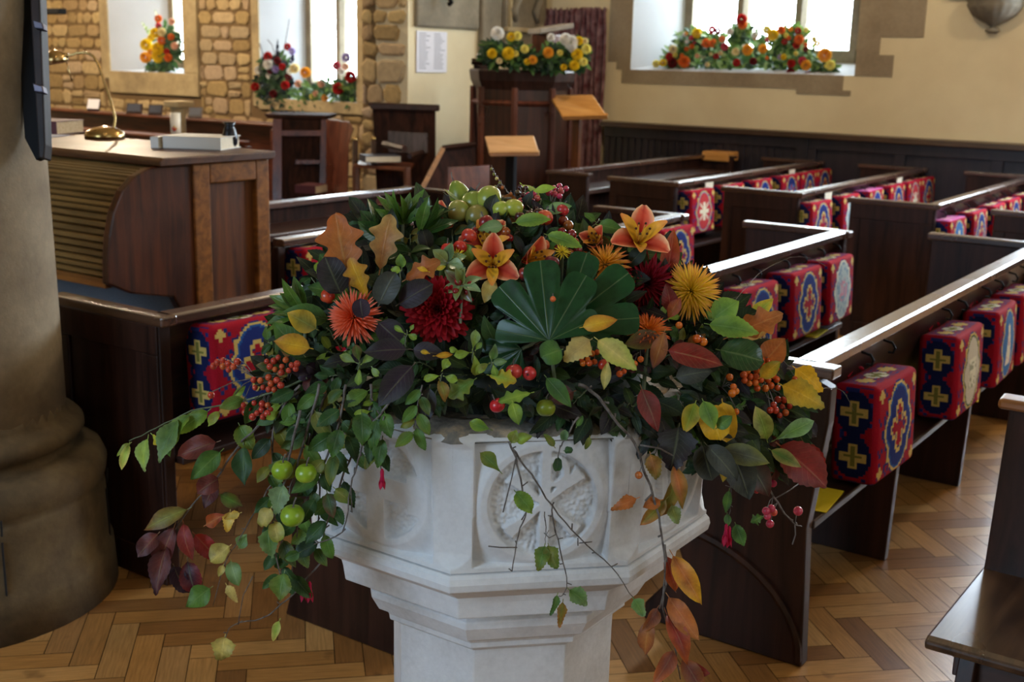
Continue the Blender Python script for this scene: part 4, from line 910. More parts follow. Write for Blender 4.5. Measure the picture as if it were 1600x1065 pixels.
def spray(name, label, pts, leaves=(), auto=None, r=.0022, off=0, cat='branch', berries=(), stem=M_TWIG, twigs=(), group=None, fuch=(), seed=1):
    'a stem following pts (px,py[,extra depth]) with leaves; leaves=(px,py,ang,L,W,shape,c1,c2); auto=(n,L,W,shape,colours,spread)'
    P = [Q(p[0], p[1], off + (p[2] if len(p) > 2 else 0)) for p in pts]; S = smooth_pts(P); t = thing(name, label, cat, P[0], group); random.seed(seed * 77 + int(pts[0][0]))
    mb = MB(); n = len(S); mb.tube([p + Vector((random.uniform(-1, 1), random.uniform(-1, 1), random.uniform(-1, 1))) * .0012 for p in S], [r * (1 - .6 * i / n) for i in range(n)], 6)
    for tw in twigs: q = [Q(p[0], p[1], off) for p in tw]; mb.tube(q, [r * .55, r * .35][:1] * len(q), 5)
    for bp in S[2:-1:3]:
        if stem is M_TWIG: mb.tube([bp, bp + Vector((random.uniform(-1, 1), random.uniform(-1, 1), random.uniform(-.5, 1))) * .008], r * .6, 4)
    link_mesh(mb, 'stem', stem, t, True)
    mb = MB(); 
    for (px, py, ang, L, Wd, sh, c1, c2) in leaves:
        m = ppm(px, py); leafgeo(mb, Q(px, py, off), sdir(ang, random.uniform(-.2, .35)), (TV + UV * random.uniform(-.1, .5) + RV * random.uniform(-.4, .4)).normalized(), L * m, Wd * m, PAL[c1], PAL[c2], sh, random.uniform(.1, .5), random.uniform(.1, 1.4), .11, .12, random.random() * 6)
    if auto:
        an, L, Wd, sh, cols, spread = auto
        for i in range(an):
            f = (i + .7) / an * (n - 1); k = min(n - 2, int(f)); p = S[k].lerp(S[k + 1], f - k); d = (S[k + 1] - S[k]).normalized(); m = ppm(*pts[0][:2]); sgn = 1 if i % 2 else -1
            side = TV.cross(d).normalized(); dd = (d * random.uniform(.2, .8) + side * sgn * spread + TV * random.uniform(-.1, .5) - Vector((0, 0, random.uniform(.1, .7)))).normalized()
            c1 = PAL[random.choice(cols)]; c2 = PAL[random.choice(cols)]; z = random.uniform(.75, 1.15)
            leafgeo(mb, p, dd, (TV + RV * random.uniform(-.5, .5) + UV * random.uniform(-.2, .6)).normalized(), L * m * z, Wd * m * z, c1, mixc(c1, c2, .6), sh, random.uniform(.1, .5), random.uniform(0, 1.2), .09, .12, random.random() * 6)
    if mb.f: link_mesh(mb, 'leaves', M_LEAF, t, True)
    bm = None
    for (px, py, r_, c) in berries:
        m = ppm(px, py); q = Q(px, py, off - .004); mb = MB(); mb.col = c; mb.ball(q, r_ * m, 12, 8); link_mesh(mb, 'berry', M_BERRY, t, True)
    if berries:
        mb = MB()
        for (px, py, r_, c) in berries:
            q = Q(px, py, off - .002); e = min(S, key=lambda s: (s - q).length); mid = (q + e) / 2 + UV * .006; mb.tube([e, mid, q], .0008, 4)
        link_mesh(mb, 'berry_stalks', stem, t)
    for (px, py, L) in fuch:
        m = ppm(px, py); q = Q(px, py, off - .01); mb = MB(); mb.col = hexc('c01848'); D = Vector((0, 0, -1))
        mb.lathe([(.0012, 0), (.003, -.004), (.0028, -.012), (.0042, -.02)], q, 8)
        for a in range(4):
            dd = (D + (RV * cos(a * 1.57 + .5) + TV * sin(a * 1.57 + .5)) * .22).normalized(); leafgeo(mb, q - Vector((0, 0, .012)), dd, (RV * cos(a * 1.57 + .5) + TV * sin(a * 1.57 + .5)), L * m, 9 * m, hexc('c81c44'), hexc('a01038'), 'lance', .3, -.3, 0, 0)
        o = link_mesh(mb, 'fuchsia_flower', M_PETAL, t, True); o['label'] = 'hanging magenta fuchsia bloom'
    return t
def axis_frame(ax):
    ax = ax.normalized(); a = ax.cross(Vector((0, 0, 1))); a = a.normalized() if a.length > .1 else Vector((1, 0, 0)); return ax, a, ax.cross(a).normalized()
def dahlia(px, py, Rpx, label, cols, N=110, wid=.16, quill=True, off=-.02, tilt=(0, .3), thm=100, group=None):
    R = Rpx * ppm(px, py); c = Q(px, py, off); ax, e1, e2 = axis_frame(TV + RV * tilt[0] + UV * tilt[1]); t = thing('dahlia', label, 'dahlia', c, group); c0 = c - ax * R * .35
    random.seed(int(px)); mb = MB(); inn, mid, tip = [hexc(x) for x in cols]
    for i in range(N):
        f = ((i + .6) / N) ** .62; th = radians(thm) * f; ph = i * 2.39996 + random.uniform(-.1, .1); rad = e1 * cos(ph) + e2 * sin(ph)
        d = ax * cos(th) + rad * sin(th); L = R * (.42 + .62 * f) * random.uniform(.88, 1.08); w = R * wid * (.5 + .5 * f); nrm = (ax * sin(th) * 1 - rad * cos(th)); 
        ids = []; p = c0 + d * R * .12; s = d.cross(nrm).normalized(); K = 5
        for r in range(K + 1):
            tt = r / K; ww = w * ((.45 + .75 * tt) * (1 - tt ** 3.2) ** .6 if quill else (sin(pi * (.15 + .8 * tt)) ** .7 * 1.35)) * .5
            bend = (-.25 if quill else .35) * tt * tt * L * .5
            pc = p + d * L * tt + nrm * bend * .5; cup = ww * (1.1 if quill else .5); cc = mixc(inn, mid, min(1, tt * 1.6 * (.4 + f))) if tt < .6 else mixc(mid, tip, (tt - .6) / .4)
            if f < .25: cc = mixc(inn, cc, f * 3)
            ids.append([mb.vert(pc + s * u * ww + nrm * cup * abs(u), (u, tt), cc) for u in (-1, 0, 1)])
        for r in range(K):
            for k in (0, 1): mb.face((ids[r][k], ids[r][k + 1], ids[r + 1][k + 1], ids[r + 1][k]))
    link_mesh(mb, 'petals', M_PETAL, t, True)
    mb = MB(); mb.col = hexc('2f4a22'); mb.ball(c0 - ax * R * .1, R * .3, 10, 6); link_mesh(mb, 'calyx', M_PETAL, t, True)
    mb = MB(); mb.tube([c0, c0 - ax * .04 - UV * .03, c0 - ax * .08 - UV * .08], .0035, 6); link_mesh(mb, 'stem', M_STEM, t)
    return t
def alstro(px, py, Rpx, label, tilt=(0, .2), roll=0, openn=52, off=-.03):
    R = Rpx * ppm(px, py) * 1.5; c = Q(px, py, off + .02); ax, e1, e2 = axis_frame(TV + RV * tilt[0] + UV * tilt[1]); t = thing('alstroemeria', label, 'lily', c); random.seed(int(px * 3 + py))
    for i in range(6):
        inner = i % 2; ph = radians(60 * i + roll); rad = e1 * cos(ph) + e2 * sin(ph); op = radians(openn * (.75 if inner else 1)); mb = MB(); ids = []; K = 8; w = R * (.34 if inner else .62)
        s = ax.cross(rad).normalized()
        for r in range(K + 1):
            tt = r / K; an = op * (.35 + .9 * tt); 
            if r == 0: p = c - ax * R * .45
            else: p = p + (ax * cos(an) + rad * sin(an)) * (R * 1.1 / K)
            nn = (rad * cos(an) - ax * sin(an)) * -1; ww = w / 2 * (sin(pi * (.06 + .9 * tt ** 1.35)) ** .8)
            row = []
            for u in (-1, -.5, 0, .5, 1):
                if inner: cc = mixc(hexc('f4c030'), hexc('e8884c'), max(0, tt - .55) * 2); cc = mixc(cc, hexc('6c1810'), .45) if (int((u + 1) * 2 + r) % 2 and .25 < tt < .7 and abs(u) < .6) else cc
                else: cc = mixc(hexc('a01014'), hexc('e2502c'), min(1, tt * 1.2) ** 1.6); cc = mixc(cc, hexc('ffd8a0'), min(1, abs(u) ** 3 * .95 * tt + max(0, tt - .9) * 2)); 
                if not inner and abs(u) < .3: cc = mixc(cc, hexc('a01c24'), .3 + .3 * (tt > .8))
                row.append(mb.vert(p + s * u * ww + nn * ww * .5 * abs(u) ** 1.5, (u, tt), cc))
            ids.append(row)
        for r in range(K):
            for k in range(4): mb.face((ids[r][k], ids[r][k + 1], ids[r + 1][k + 1], ids[r + 1][k]))
        link_mesh(mb, 'petal', M_PETAL, t, True)
    mb = MB()
    for i in range(6):
        d = (ax + (e1 * cos(i * 1.05) + e2 * sin(i * 1.05)) * .25).normalized(); mb.col = hexc('e8b040'); b = c - ax * R * .3; mb.tube([b, b + d * R * .7], .0009, 4); mb.col = hexc('5a3018'); mb.ball(b + d * R * .72, .0022, 6, 4)
    link_mesh(mb, 'stamens', M_PETAL, t, True)
    mb = MB(); mb.tube([c - ax * R * .42, c - ax * R * .8 - UV * .02, c - ax * R * 1.2 - UV * .06], .0028, 6); link_mesh(mb, 'stem', M_STEM, t)
    return t
def fruit(px, py, Rpx, label, c1, c2, name='crab_apple', cat='apple', sq=.92, tilt=(0, 1), off=-.01, stalk=True, calyx=False, pear=0, group=None):
    R = Rpx * ppm(px, py); c = Q(px, py, off); ax, e1, e2 = axis_frame(RV * tilt[0] + UV * tilt[1] + TV * (tilt[2] if len(tilt) > 2 else 0)); t = thing(name, label, cat, c, group)
    mb = MB(); a, b = hexc(c1), hexc(c2); n = 14; seg = 24; rings = []
    for j in range(n + 1):
        th = pi * j / n; r = R * sin(th); z = R * cos(th) * sq
        if not pear: z -= R * .22 * math.exp(-(th / .33) ** 2) ; z += R * .12 * math.exp(-((pi - th) / .3) ** 2)
        else: z = z * (1 + pear * .5) + (pear * R * .5 if th < pi / 2 else 0) * cos(th); r *= 1 - .42 * pear * max(0, cos(th)) ** .8
        rings.append([mb.vert(c + ax * z + (e1 * cos(2 * pi * k / seg) + e2 * sin(2 * pi * k / seg)) * r, (k / seg, j / n), mixc(a, b, max(0, min(1, .5 + .9 * noise.noise(Vector((cos(2 * pi * k / seg) * 1.3, sin(2 * pi * k / seg) * 1.3, z / R + px))))))) for k in range(seg)])
    for j in range(n):
        for k in range(seg): mb.face((rings[j][k], rings[j][(k + 1) % seg], rings[j + 1][(k + 1) % seg], rings[j + 1][k]))
    link_mesh(mb, 'skin', M_FRUIT, t, True)
    if stalk: 
        mb = MB(); top = c + ax * R * sq * (.75 if not pear else 1.3); mb.tube([top, top + ax * R * .45 + e1 * R * .1, top + ax * R * .8 + e1 * R * .3], R * .045 + .0005, 6); link_mesh(mb, 'stalk', M_TWIG, t)
    if calyx:
        mb = MB(); q = c - ax * R * sq * .84
        for k in range(5): d = e1 * cos(k * 1.257) + e2 * sin(k * 1.257); mb.tube([q, q + d * R * .22 - ax * R * .1], R * .05, 4)
        link_mesh(mb, 'calyx', simple_cache(), t)
    return t
_sc = []
def simple_cache():
    if not _sc: _sc.append(simple('dry_brown_calyx', hexc('2c2018'), .8))
    return _sc[0]
def berries(label, pts, r, col, name='berry_cluster', cat='berries', off=-.02, to=None, group=None):
    c0 = Q(*(to or pts[0])); t = thing(name, label, cat, c0, group); c = hexc(col); random.seed(int(pts[0][0])); sm = MB(); root = Q(*(to or pts[0]), .03)
    for (px, py) in pts:
        q = Q(px, py, off + random.uniform(-.008, .008)); mb = MB(); mb.col = mixc(c, hexc('d8a030') if random.random() < .3 else (.3, .02, .02), random.uniform(0, .25)); rr = r * ppm(px, py) * random.uniform(.85, 1.1); mb.ball(q, rr, 12, 8); link_mesh(mb, 'berry', M_BERRY, t, True)
        sm.tube([root, (root + q) / 2 + UV * .008, q + UV * rr * .8], .0009, 4)
    link_mesh(sm, 'stalks', M_TWIG, t); return t
def scatter(cx, cy, rx, ry, n, seed):
    random.seed(seed); out = []; tries = 0
    while len(out) < n and tries < 4000:
        tries += 1; a = random.uniform(0, 2 * pi); q = sqrt(random.random()); x, y = cx + rx * q * cos(a), cy + ry * q * sin(a)
        if all((x - u) ** 2 + (y - v) ** 2 > 70 for u, v in out): out.append((x, y))
    return out
def palmate(px, py, ang, Rpx, label, lobes=7, spread=250, off=0, face=(0, 0.1), skip=()):
    'fatsia leaf: lobes fused for their inner part'
    R = Rpx * ppm(px, py); b = Q(px, py, off); t = thing('fatsia_leaf', label, 'leaf', b); nrm, _, _ = axis_frame(TV + RV * face[0] + UV * face[1]); d0 = sdir(ang); d0 = (d0 - nrm * d0.dot(nrm)).normalized(); s0 = nrm.cross(d0); mb = MB(); per = 14; n = per * lobes; K = 9; ids = []; c1, c2 = hexc('18401f'), hexc('214d26')
    for k in range(K + 1):
        row = []
        for i in range(n + 1):
            ph = (i % per) / per - .5 if i < n else .5; li = min(lobes - 1, i // per); a = radians(-spread / 2 + spread * i / n)
            edge = 1 - (abs(ph) * 2) ** 5; size = 1 - .34 * (abs(li - (lobes - 1) / 2) / ((lobes - 1) / 2)) ** 2
            rr = R * size * (.66 + .34 * max(0, edge) ** .8) if li not in skip else R * .4
            q = k / K; r = rr * q; z = -.1 * R * q * q + .035 * R * (abs(ph) * 2) ** 2 * q * 1.5 - .0
            row.append(mb.vert(b + (d0 * cos(a) + s0 * sin(a)) * r + nrm * z, (ph * 5 * max(q, .12) , q * .0 + .11), mixc(c1, c2, q * .6)))
        ids.append(row)
    for k in range(K):
        for i in range(n): mb.face((ids[k][i], ids[k + 1][i], ids[k + 1][i + 1], ids[k][i + 1]))
    link_mesh(mb, 'blade', M_FATSIA, t, True)
    mb = MB(); mb.tube([b - nrm * .002, b - d0 * .03 - nrm * .02, b - d0 * .07 - nrm * .05], .003, 6); link_mesh(mb, 'leaf_stalk', M_STEM, t); return t

# ================================================================ the arrangement on the font
ARR = 'flower arrangement on the font'
tag(link_mesh(MB().lathe([(.2, .93), (.25, 1.0), (.25, 1.08), (.17, 1.18), (.06, 1.24), (.001, 1.25)], FC, 20), 'floral_foam', M_FOAM, smooth=True), 'dark green floral foam mound in the font bowl beneath the flowers', 'floral foam')
# dense dark foliage, uncountable
top = [(430, 600), (480, 470), (530, 390), (580, 330), (640, 335), (700, 318), (760, 325), (800, 312), (880, 325), (930, 365), (1000, 372), (1060, 415), (1110, 460), (1160, 510), (1210, 570), (1245, 620)]
bot = [(430, 640), (500, 640), (600, 618), (760, 612), (850, 635), (960, 650), (1080, 690), (1180, 720), (1245, 700)]
def lerp_line(L, x):
    for a, b in zip(L[:-1], L[1:]):
        if a[0] <= x <= b[0]: return a[1] + (b[1] - a[1]) * (x - a[0]) / (b[0] - a[0])
    return L[0][1] if x < L[0][0] else L[-1][1]
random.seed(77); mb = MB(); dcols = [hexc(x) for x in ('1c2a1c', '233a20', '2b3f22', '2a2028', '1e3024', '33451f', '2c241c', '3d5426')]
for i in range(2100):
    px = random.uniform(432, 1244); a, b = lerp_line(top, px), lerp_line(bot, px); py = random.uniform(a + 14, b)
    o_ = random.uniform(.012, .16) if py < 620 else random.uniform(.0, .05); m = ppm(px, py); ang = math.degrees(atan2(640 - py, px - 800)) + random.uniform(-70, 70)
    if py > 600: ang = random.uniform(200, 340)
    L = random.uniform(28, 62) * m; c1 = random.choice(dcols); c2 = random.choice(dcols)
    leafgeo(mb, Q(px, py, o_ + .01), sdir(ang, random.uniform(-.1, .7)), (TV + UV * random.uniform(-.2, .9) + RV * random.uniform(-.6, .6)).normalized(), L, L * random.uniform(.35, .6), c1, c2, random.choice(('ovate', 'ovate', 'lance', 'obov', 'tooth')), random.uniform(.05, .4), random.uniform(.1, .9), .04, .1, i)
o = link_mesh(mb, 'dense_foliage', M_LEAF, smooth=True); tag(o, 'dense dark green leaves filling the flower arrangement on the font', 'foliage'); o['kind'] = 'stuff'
# leafy sprigs tucked through the arrangement
random.seed(31); k = 0; seen = {}
LMK = [(1082, 452, 'yellow cactus dahlia'), (548, 494, 'salmon dahlia'), (682, 482, 'large crimson dahlia'), (1012, 442, 'dark crimson dahlia'), (946, 405, 'yellow orange dahlia'), (1015, 512, 'small orange dahlia'), (770, 412, 'front alstroemeria'), (1000, 372, 'highest alstroemeria'), (760, 320, 'green pears'), (858, 470, 'central fatsia leaf'), (575, 385, 'brown oak leaves'), (815, 582, 'twin crab apples'), (777, 633, 'bright red crab apple'), (1190, 585, 'big orange berry bunch'), (1115, 650, 'round yellow leaves'), (1075, 560, 'glossy crimson leaf'), (640, 560, 'dark plum leaves'), (480, 545, 'spotted yellow leaf'), (960, 560, 'pale yellow green leaf'), (885, 365, 'rosehips'), (1240, 600, 'pointed yellow leaves'), (1160, 700, 'grey leaves'), (740, 550, 'bright lime sprig'), (560, 570, 'rounded bright sprig'), (630, 340, 'upright evergreen whorl')]
SP = [('green', ('G1', 'G2'), 'ovate'), ('dark green', ('G2', 'G4'), 'tooth'), ('lime green', ('G3', 'G1'), 'obov'), ('purple brown', ('PU', 'DK', 'RB'), 'round'), ('olive', ('OL', 'G2', 'BR'), 'tooth')]
for i in range(95):
    px = random.uniform(450, 1230); a, b = lerp_line(top, px), lerp_line(bot, px); py = random.uniform(a + 25, b - 8); nm, cols, sh = SP[[0, 1, 1, 2, 3, 4, 0, 1][i % 8]]
    ang = math.degrees(atan2(700 - py, px - 810)) + random.uniform(-35, 35)
    if py > 590: ang = random.uniform(205, 335)
    L = random.uniform(30, 55); x2, y2 = px + L * cos(radians(ang)), py - L * sin(radians(ang))
    LM = min(LMK, key=lambda q: (q[0] - px) ** 2 + (q[1] - py) ** 2); dx_, dy_ = px - LM[0], py - LM[1]
    rel = ('right of' if dx_ > 0 else 'left of') if abs(dx_) > abs(dy_) else ('below' if dy_ > 0 else 'above')
    lb_ = '%s leafy sprig %s the %s' % (nm, rel, LM[2]); seen[lb_] = seen.get(lb_, 0) + 1
    if seen[lb_] > 1: lb_ = lb_.replace('leafy sprig', 'leafy sprig, %s one' % ['', '', 'another', 'the third', 'the fourth', 'the fifth'][min(5, seen[lb_])])
    spray('leafy_sprig', lb_, [(px, py, .03), ((px + x2) / 2, (py + y2) / 2 - 3, .012), (x2, y2, .004)], auto=(7, 27, 14 if sh != 'round' else 20, sh, cols, .8), r=.0015, off=random.uniform(-.005, .02), stem=M_STEM, group='%s sprigs in the font arrangement' % nm, seed=i, cat='sprig')
# --- fatsia
palmate(858, 532, 97, 128, 'large glossy dark green fatsia leaf at the centre of the font flowers', 5, 176, -.055, (-.1, .15))
palmate(880, 505, 38, 128, 'large glossy fatsia leaf behind the central one, reaching right', 5, 170, -.02, (-.15, .1), skip=(4,))
palmate(815, 545, 205, 74, 'small shaded fatsia leaf low left of the central one', 5, 150, -.005, (-.2, -.1))
# --- dahlias
dahlia(1082, 452, 45, 'spiky yellow cactus dahlia with orange tips at right', ('f2cc20', 'f6cc3c', 'e08a4c'), 170, .105, True, -.05, (.05, .15))
dahlia(548, 494, 42, 'salmon orange cactus dahlia at the left of the arrangement', ('f05c24', 'f4683a', 'f08a70'), 160, .105, True, -.05, (-.25, .1))
dahlia(682, 482, 50, 'large crimson dahlia left of the central fatsia leaf', ('5c0812', '96101c', 'a81420'), 150, .24, False, -.02, (-.05, .05))
dahlia(1012, 442, 47, 'dark crimson dahlia beside the yellow one', ('4c0814', '840e20', '9a1426'), 150, .17, True, .0, (.0, .05))
dahlia(946, 405, 40, 'yellow orange dahlia facing up behind the fatsia leaf', ('f0b020', 'f4b43c', 'e07048'), 120, .12, True, -.02, (0, .7))
dahlia(1015, 512, 33, 'small orange dahlia below the dark crimson one', ('f08c1c', 'f08c34', 'e0603c'), 90, .15, True, -.045, (.05, .75), 95)
dahlia(912, 440, 24, 'small reddish dahlia half hidden behind the fatsia leaf', ('b83828', 'c84838', 'd87050'), 60, .15, True, .01, (-.3, .2))
# --- alstroemerias
alstro(770, 412, 37, 'orange and yellow alstroemeria facing the camera, upper middle', (0, .1), 30, 60, -.06)
alstro(762, 382, 36, 'deep orange alstroemeria just above the front one', (-.1, .6), 0, 60, -.03)
alstro(831, 404, 34, 'orange red alstroemeria turned sideways right of the middle', (.8, .1), 15, 42, -.05)
alstro(1000, 370, 40, 'orange alstroemeria standing highest at the right', (.1, .5), 20, 62, -.085)
alstro(932, 378, 28, 'half open red alstroemeria beside the highest one', (-.5, .5), 0, 35, -.02)
alstro(693, 346, 28, 'pink orange alstroemeria left of the green pears', (-.5, .3), 40, 50, .0)
for (px, py, lb) in ((714, 398, 'left of the front alstroemeria'), (878, 392, 'above the central fatsia leaf')):
    dahlia(px, py, 13, 'tiny yellow flower ' + lb, ('e8c020', 'f0d030', 'f0d848'), 40, .16, True, -.05, (0, .3))
# --- fruit
fruit(765, 312, 22, 'smooth green pear at the top of the arrangement', '8a9a34', 'a8ac48', 'pear', 'pear', .95, (.9, .1), -.03)
fruit(741, 318, 20, 'green pear tucked left of the topmost pear', '74842c', '98a040', 'pear', 'pear', 1.1, (.1, 1), -.01)
fruit(719, 306, 17, 'slim green pear standing upright with its stalk up', '8c9c38', '74862e', 'pear', 'pear', 1.2, (-.45, 1), .01, pear=.3)
fruit(716, 330, 18, 'green pear lying lower left under the others', '86943a', '9c8848', 'pear', 'pear', 1.0, (-.8, .2), -.015)
fruit(745, 338, 19, 'shadowed olive pear beneath the other pears', '6c7430', '8a7c3c', 'pear', 'pear', 1.0, (.3, -.4), -.005)
fruit(783, 327, 13, 'small lime fruit right of the pears', '98a838', 'b0b84a', 'small_fruit', 'fruit', 1.1, (1, .2), -.03)
fruit(803, 325, 14, 'lime green fruit beside the brown chestnuts', '98a432', 'b4b448', 'small_fruit', 'fruit', 1.15, (1, -.2), -.035)
for px, py, r, lb, c1, c2 in ((851, 340, 13, 'red and orange crab apple right of the chestnuts', 'b8281c', 'd8643c'), (844, 344, 8, 'small orange crab apple in front of a red one', 'd8602c', 'e07c48'), (700, 389, 11, 'shiny red crab apple left of the front alstroemeria', 'b81c1c', 'd03028'), (719, 386, 11, 'shiny red crab apple beside the left one', 'a81818', 'cc3428'), (733, 368, 12, 'red crab apple left of the deep orange alstroemeria', 'b42820', 'd05038'), (759, 347, 12, 'dark red crab apple below the pears', '701418', '9c2424'), (879, 328, 10, 'red crab apple at the upper right edge of the fruit', 'a81c20', 'c03838'), (512, 463, 12, 'red crab apple above the salmon dahlia', 'c02a1c', 'd06038'), (803, 580, 13, 'red crab apple left of its twin below the fatsia', 'a01c24', 'c44034'), (827, 583, 11, 'red crab apple showing its dark star below the fatsia', 'b02028', 'c83c34'), (777, 633, 12, 'bright red crab apple hanging over the font rim', 'c0182c', 'd8302c'), (786, 590, 9, 'dark crab apple half hidden behind the twins', '741420', '902028'), (943, 569, 9, 'red crab apple among orange berries at centre right', 'b83020', 'c84c2c'), (849, 382, 10, 'orange crab apple between the alstroemerias', 'c04828', 'd87048'), (862, 410, 12, 'dark wine crab apple above the fatsia leaf', '5a1420', '782028'), (820, 428, 11, 'dark red crab apple under the sideways alstroemeria', '7a1820', '983028')):
    fruit(px, py, r, lb, c1, c2, tilt=((.3, .2, -1) if 'star' in lb else (random.uniform(-.5, .5), 1, random.uniform(-.6, .3))), off=-.045, calyx=True)
for px, py, r, lb in ((441, 734, 16, 'green apple hanging left, half covered by a leaf'), (478, 739, 16, 'green apple hanging right of its neighbour against the font'), (457, 805, 18, 'lowest and largest green apple hanging left of the font')):
    fruit(px, py, r, lb, '7ca01c', '98b434', tilt=(.1, 1, .2), off=-.085, calyx=True)
fruit(853, 637, 15, 'yellow green apple at the font rim among leaves', '748820', '8c9c30', tilt=(0, 1, -.2), off=-.03)
for px, py, lb in ((812, 338, 'left'), (828, 336, 'middle'), (842, 332, 'right')):
    fruit(px, py, 8, 'glossy brown conker, %s of three in the fruit cluster' % lb, '3a1810', '54241a', 'conker', 'conker', .9, off=-.045, stalk=False)
# --- berries
berries('dark red rosehips right of the top crab apples', [(880, 345), (888, 352), (878, 362), (893, 366), (868, 372), (885, 380), (898, 378), (872, 388), (890, 396), (903, 390)], 7.5, '781018', 'rosehip_cluster', off=-.03, to=(885, 395))
berries('dark red rosehips in front of the pears', [(768, 358), (778, 350), (790, 362), (742, 362), (796, 372)], 7.5, '7c1018', 'rosehip_cluster', off=-.03, to=(770, 380))
berries('dark red rosehips beneath the crimson dahlia edge', [(716, 440), (724, 448), (730, 456), (712, 455), (735, 444)], 6, '801a18', 'rosehip_cluster', off=-.04, to=(725, 470))
for lb, L, to in (('left', scatter(831, 309, 9, 7, 9, 3), (831, 330)), ('middle', scatter(866, 301, 13, 7, 12, 4), (862, 325)), ('right', scatter(879, 294, 8, 6, 7, 5), (875, 322)), ('lower', scatter(812, 319, 7, 6, 6, 6), (815, 340))):
    berries('pink spindle berries, %s bunch at the top of the arrangement' % lb, L, 5.2, 'b83050', off=-.01, to=to)
berries('small blackberries at the very top of the arrangement', scatter(816, 297, 9, 8, 9, 8) + [(830, 330), (838, 326)], 4.6, '17141c', 'blackberry_cluster', off=-.01, to=(818, 325))
berries('big bunch of orange berries at the right side of the arrangement', scatter(1188, 585, 27, 24, 34, 9), 5.6, 'd0561c', off=-.03, to=(1170, 550))
berries('reddish orange berries hanging under the big orange bunch', scatter(1218, 636, 16, 13, 15, 10), 5.4, 'b8381c', off=-.03, to=(1195, 600))
berries('orange berries under the pale yellow leaf at centre right', [(925, 552), (933, 550), (918, 561), (911, 567), (921, 567), (929, 565), (908, 560), (950, 548)], 5.0, 'd85c20', off=-.05, to=(926, 528))
berries('orange berries beneath the brown red leaf', [(983, 572), (992, 568), (975, 580), (968, 584), (1001, 561)], 4.8, 'd0501c', off=-.045, to=(1000, 550))
berries('pair of orange berries below the small orange dahlia', [(1089, 529), (1099, 534)], 6.2, 'e06414', off=-.05, to=(1085, 520))
berries('single orange berry standing under the yellow dahlia', [(1061, 508)], 6, 'e07820', off=-.06, to=(1060, 525))
berries('string of orange berries beside the large yellow leaf', [(1140, 589), (1146, 604), (1144, 614), (1150, 611), (1150, 643)], 6, 'e0701c', off=-.045, to=(1128, 605))
berries('single orange berry on a long stalk over the fatsia leaf', [(864, 467)], 5, 'e06a34', off=-.085, to=(864, 440))
berries('orange berry beside the pointed yellow leaves', [(1242, 592), (1215, 606)], 5.5, 'd86020', off=-.03, to=(1225, 575))
berries('red berries under the curled grey leaf at right', [(1172, 722), (1183, 728), (1190, 728), (1203, 731), (1196, 716), (1204, 736)], 6.4, '9c1c28', off=-.02, to=(1190, 700))
berries('coral spindle berries hanging at right above the fuchsia', [(1154, 762), (1163, 765), (1170, 769), (1182, 765), (1190, 764), (1176, 762)], 6.6, 'c03a44', off=-.02, to=(1172, 735))
berries('orange pink spindle berries at the left of the arrangement', scatter(440, 570, 26, 12, 12, 21) + scatter(415, 600, 24, 12, 10, 22), 5.2, 'c04430', off=-.03, to=(450, 600))
berries('orange red berries hanging in front of the left kneeler', scatter(352, 570, 22, 12, 8, 23) + [(330, 617), (362, 625), (380, 633)], 5.4, 'c84430', off=.0, to=(400, 590))
berries('orange red berries low left among trailing leaves', scatter(402, 640, 22, 12, 12, 24), 5.4, 'bc3c2c', off=-.02, to=(420, 615))
berries('small orange red berries at the far left top', [(487, 416), (494, 421), (500, 428), (505, 424), (497, 414), (517, 402)], 4.6, 'c03c28', off=.0, to=(505, 450))
# --- tall shapes at top left
def whorl(px, py, L, label, cols=('G1', 'G2'), Wd=22, n=9, off=0, angs=None, sh='lance'):
    t = thing('evergreen_sprig', label, 'sprig', Q(px, py, off)); mb = MB(); random.seed(int(px)); m = ppm(px, py)
    for i, a in enumerate(angs or [20 + 140 * k / (n - 1) for k in range(n)]):
        l_ = L * random.uniform(.8, 1.1); leafgeo(mb, Q(px, py, off), sdir(a, random.uniform(-.1, .6)), (TV * random.uniform(.3, 1) + UV * random.uniform(0, .6) + RV * random.uniform(-.6, .6)).normalized(), l_ * m, Wd * m, PAL[cols[i % len(cols)]], PAL[cols[0]], sh, .35, .4, .02, .05)
    link_mesh(mb, 'leaves', M_GLOSSLEAF, t, True); mb = MB(); mb.tube([Q(px, py, off), Q(px - 3, py + 60, off + .03)], .0025, 6); link_mesh(mb, 'stem', M_STEM, t); return t
whorl(630, 352, 58, 'upright whorl of pointed evergreen leaves at the top left', ('G1', 'G2'), 17, 9, .0, [60, 78, 92, 104, 118, 48, 132, 30, 150])
whorl(655, 368, 66, 'long folded evergreen leaves leaning right behind the alstroemeria', ('G2', 'G1'), 22, 5, .0, [38, 48, 60, 74, 22])
whorl(600, 372, 60, 'broad evergreen leaves rising behind the brown oak leaves', ('G2', 'G4'), 30, 4, .01, [112, 130, 148, 95], 'ovate')
whorl(640, 395, 42, 'short dark evergreen leaves under the upright whorl', ('G2', 'G4'), 22, 6, -.01, [10, 200, 240, 330, 170, 290], 'ovate')
whorl(478, 492, 62, 'pointed bright green leaves fanning out at far left', ('G1', 'G2'), 20, 8, -.01, [120, 138, 152, 166, 178, 192, 206, 105])
whorl(700, 410, 34, 'mottled green hydrangea leaves beside the front alstroemeria', ('GP', 'G2', 'OL'), 20, 7, -.04, [20, 80, 140, 200, 250, 300, 340], 'ovate')
whorl(722, 445, 32, 'faded speckled green sprig above the crimson dahlia', ('GP', 'OL', 'RB'), 17, 8, -.04, [20, 80, 140, 200, 250, 300, 340, 110], 'ovate')
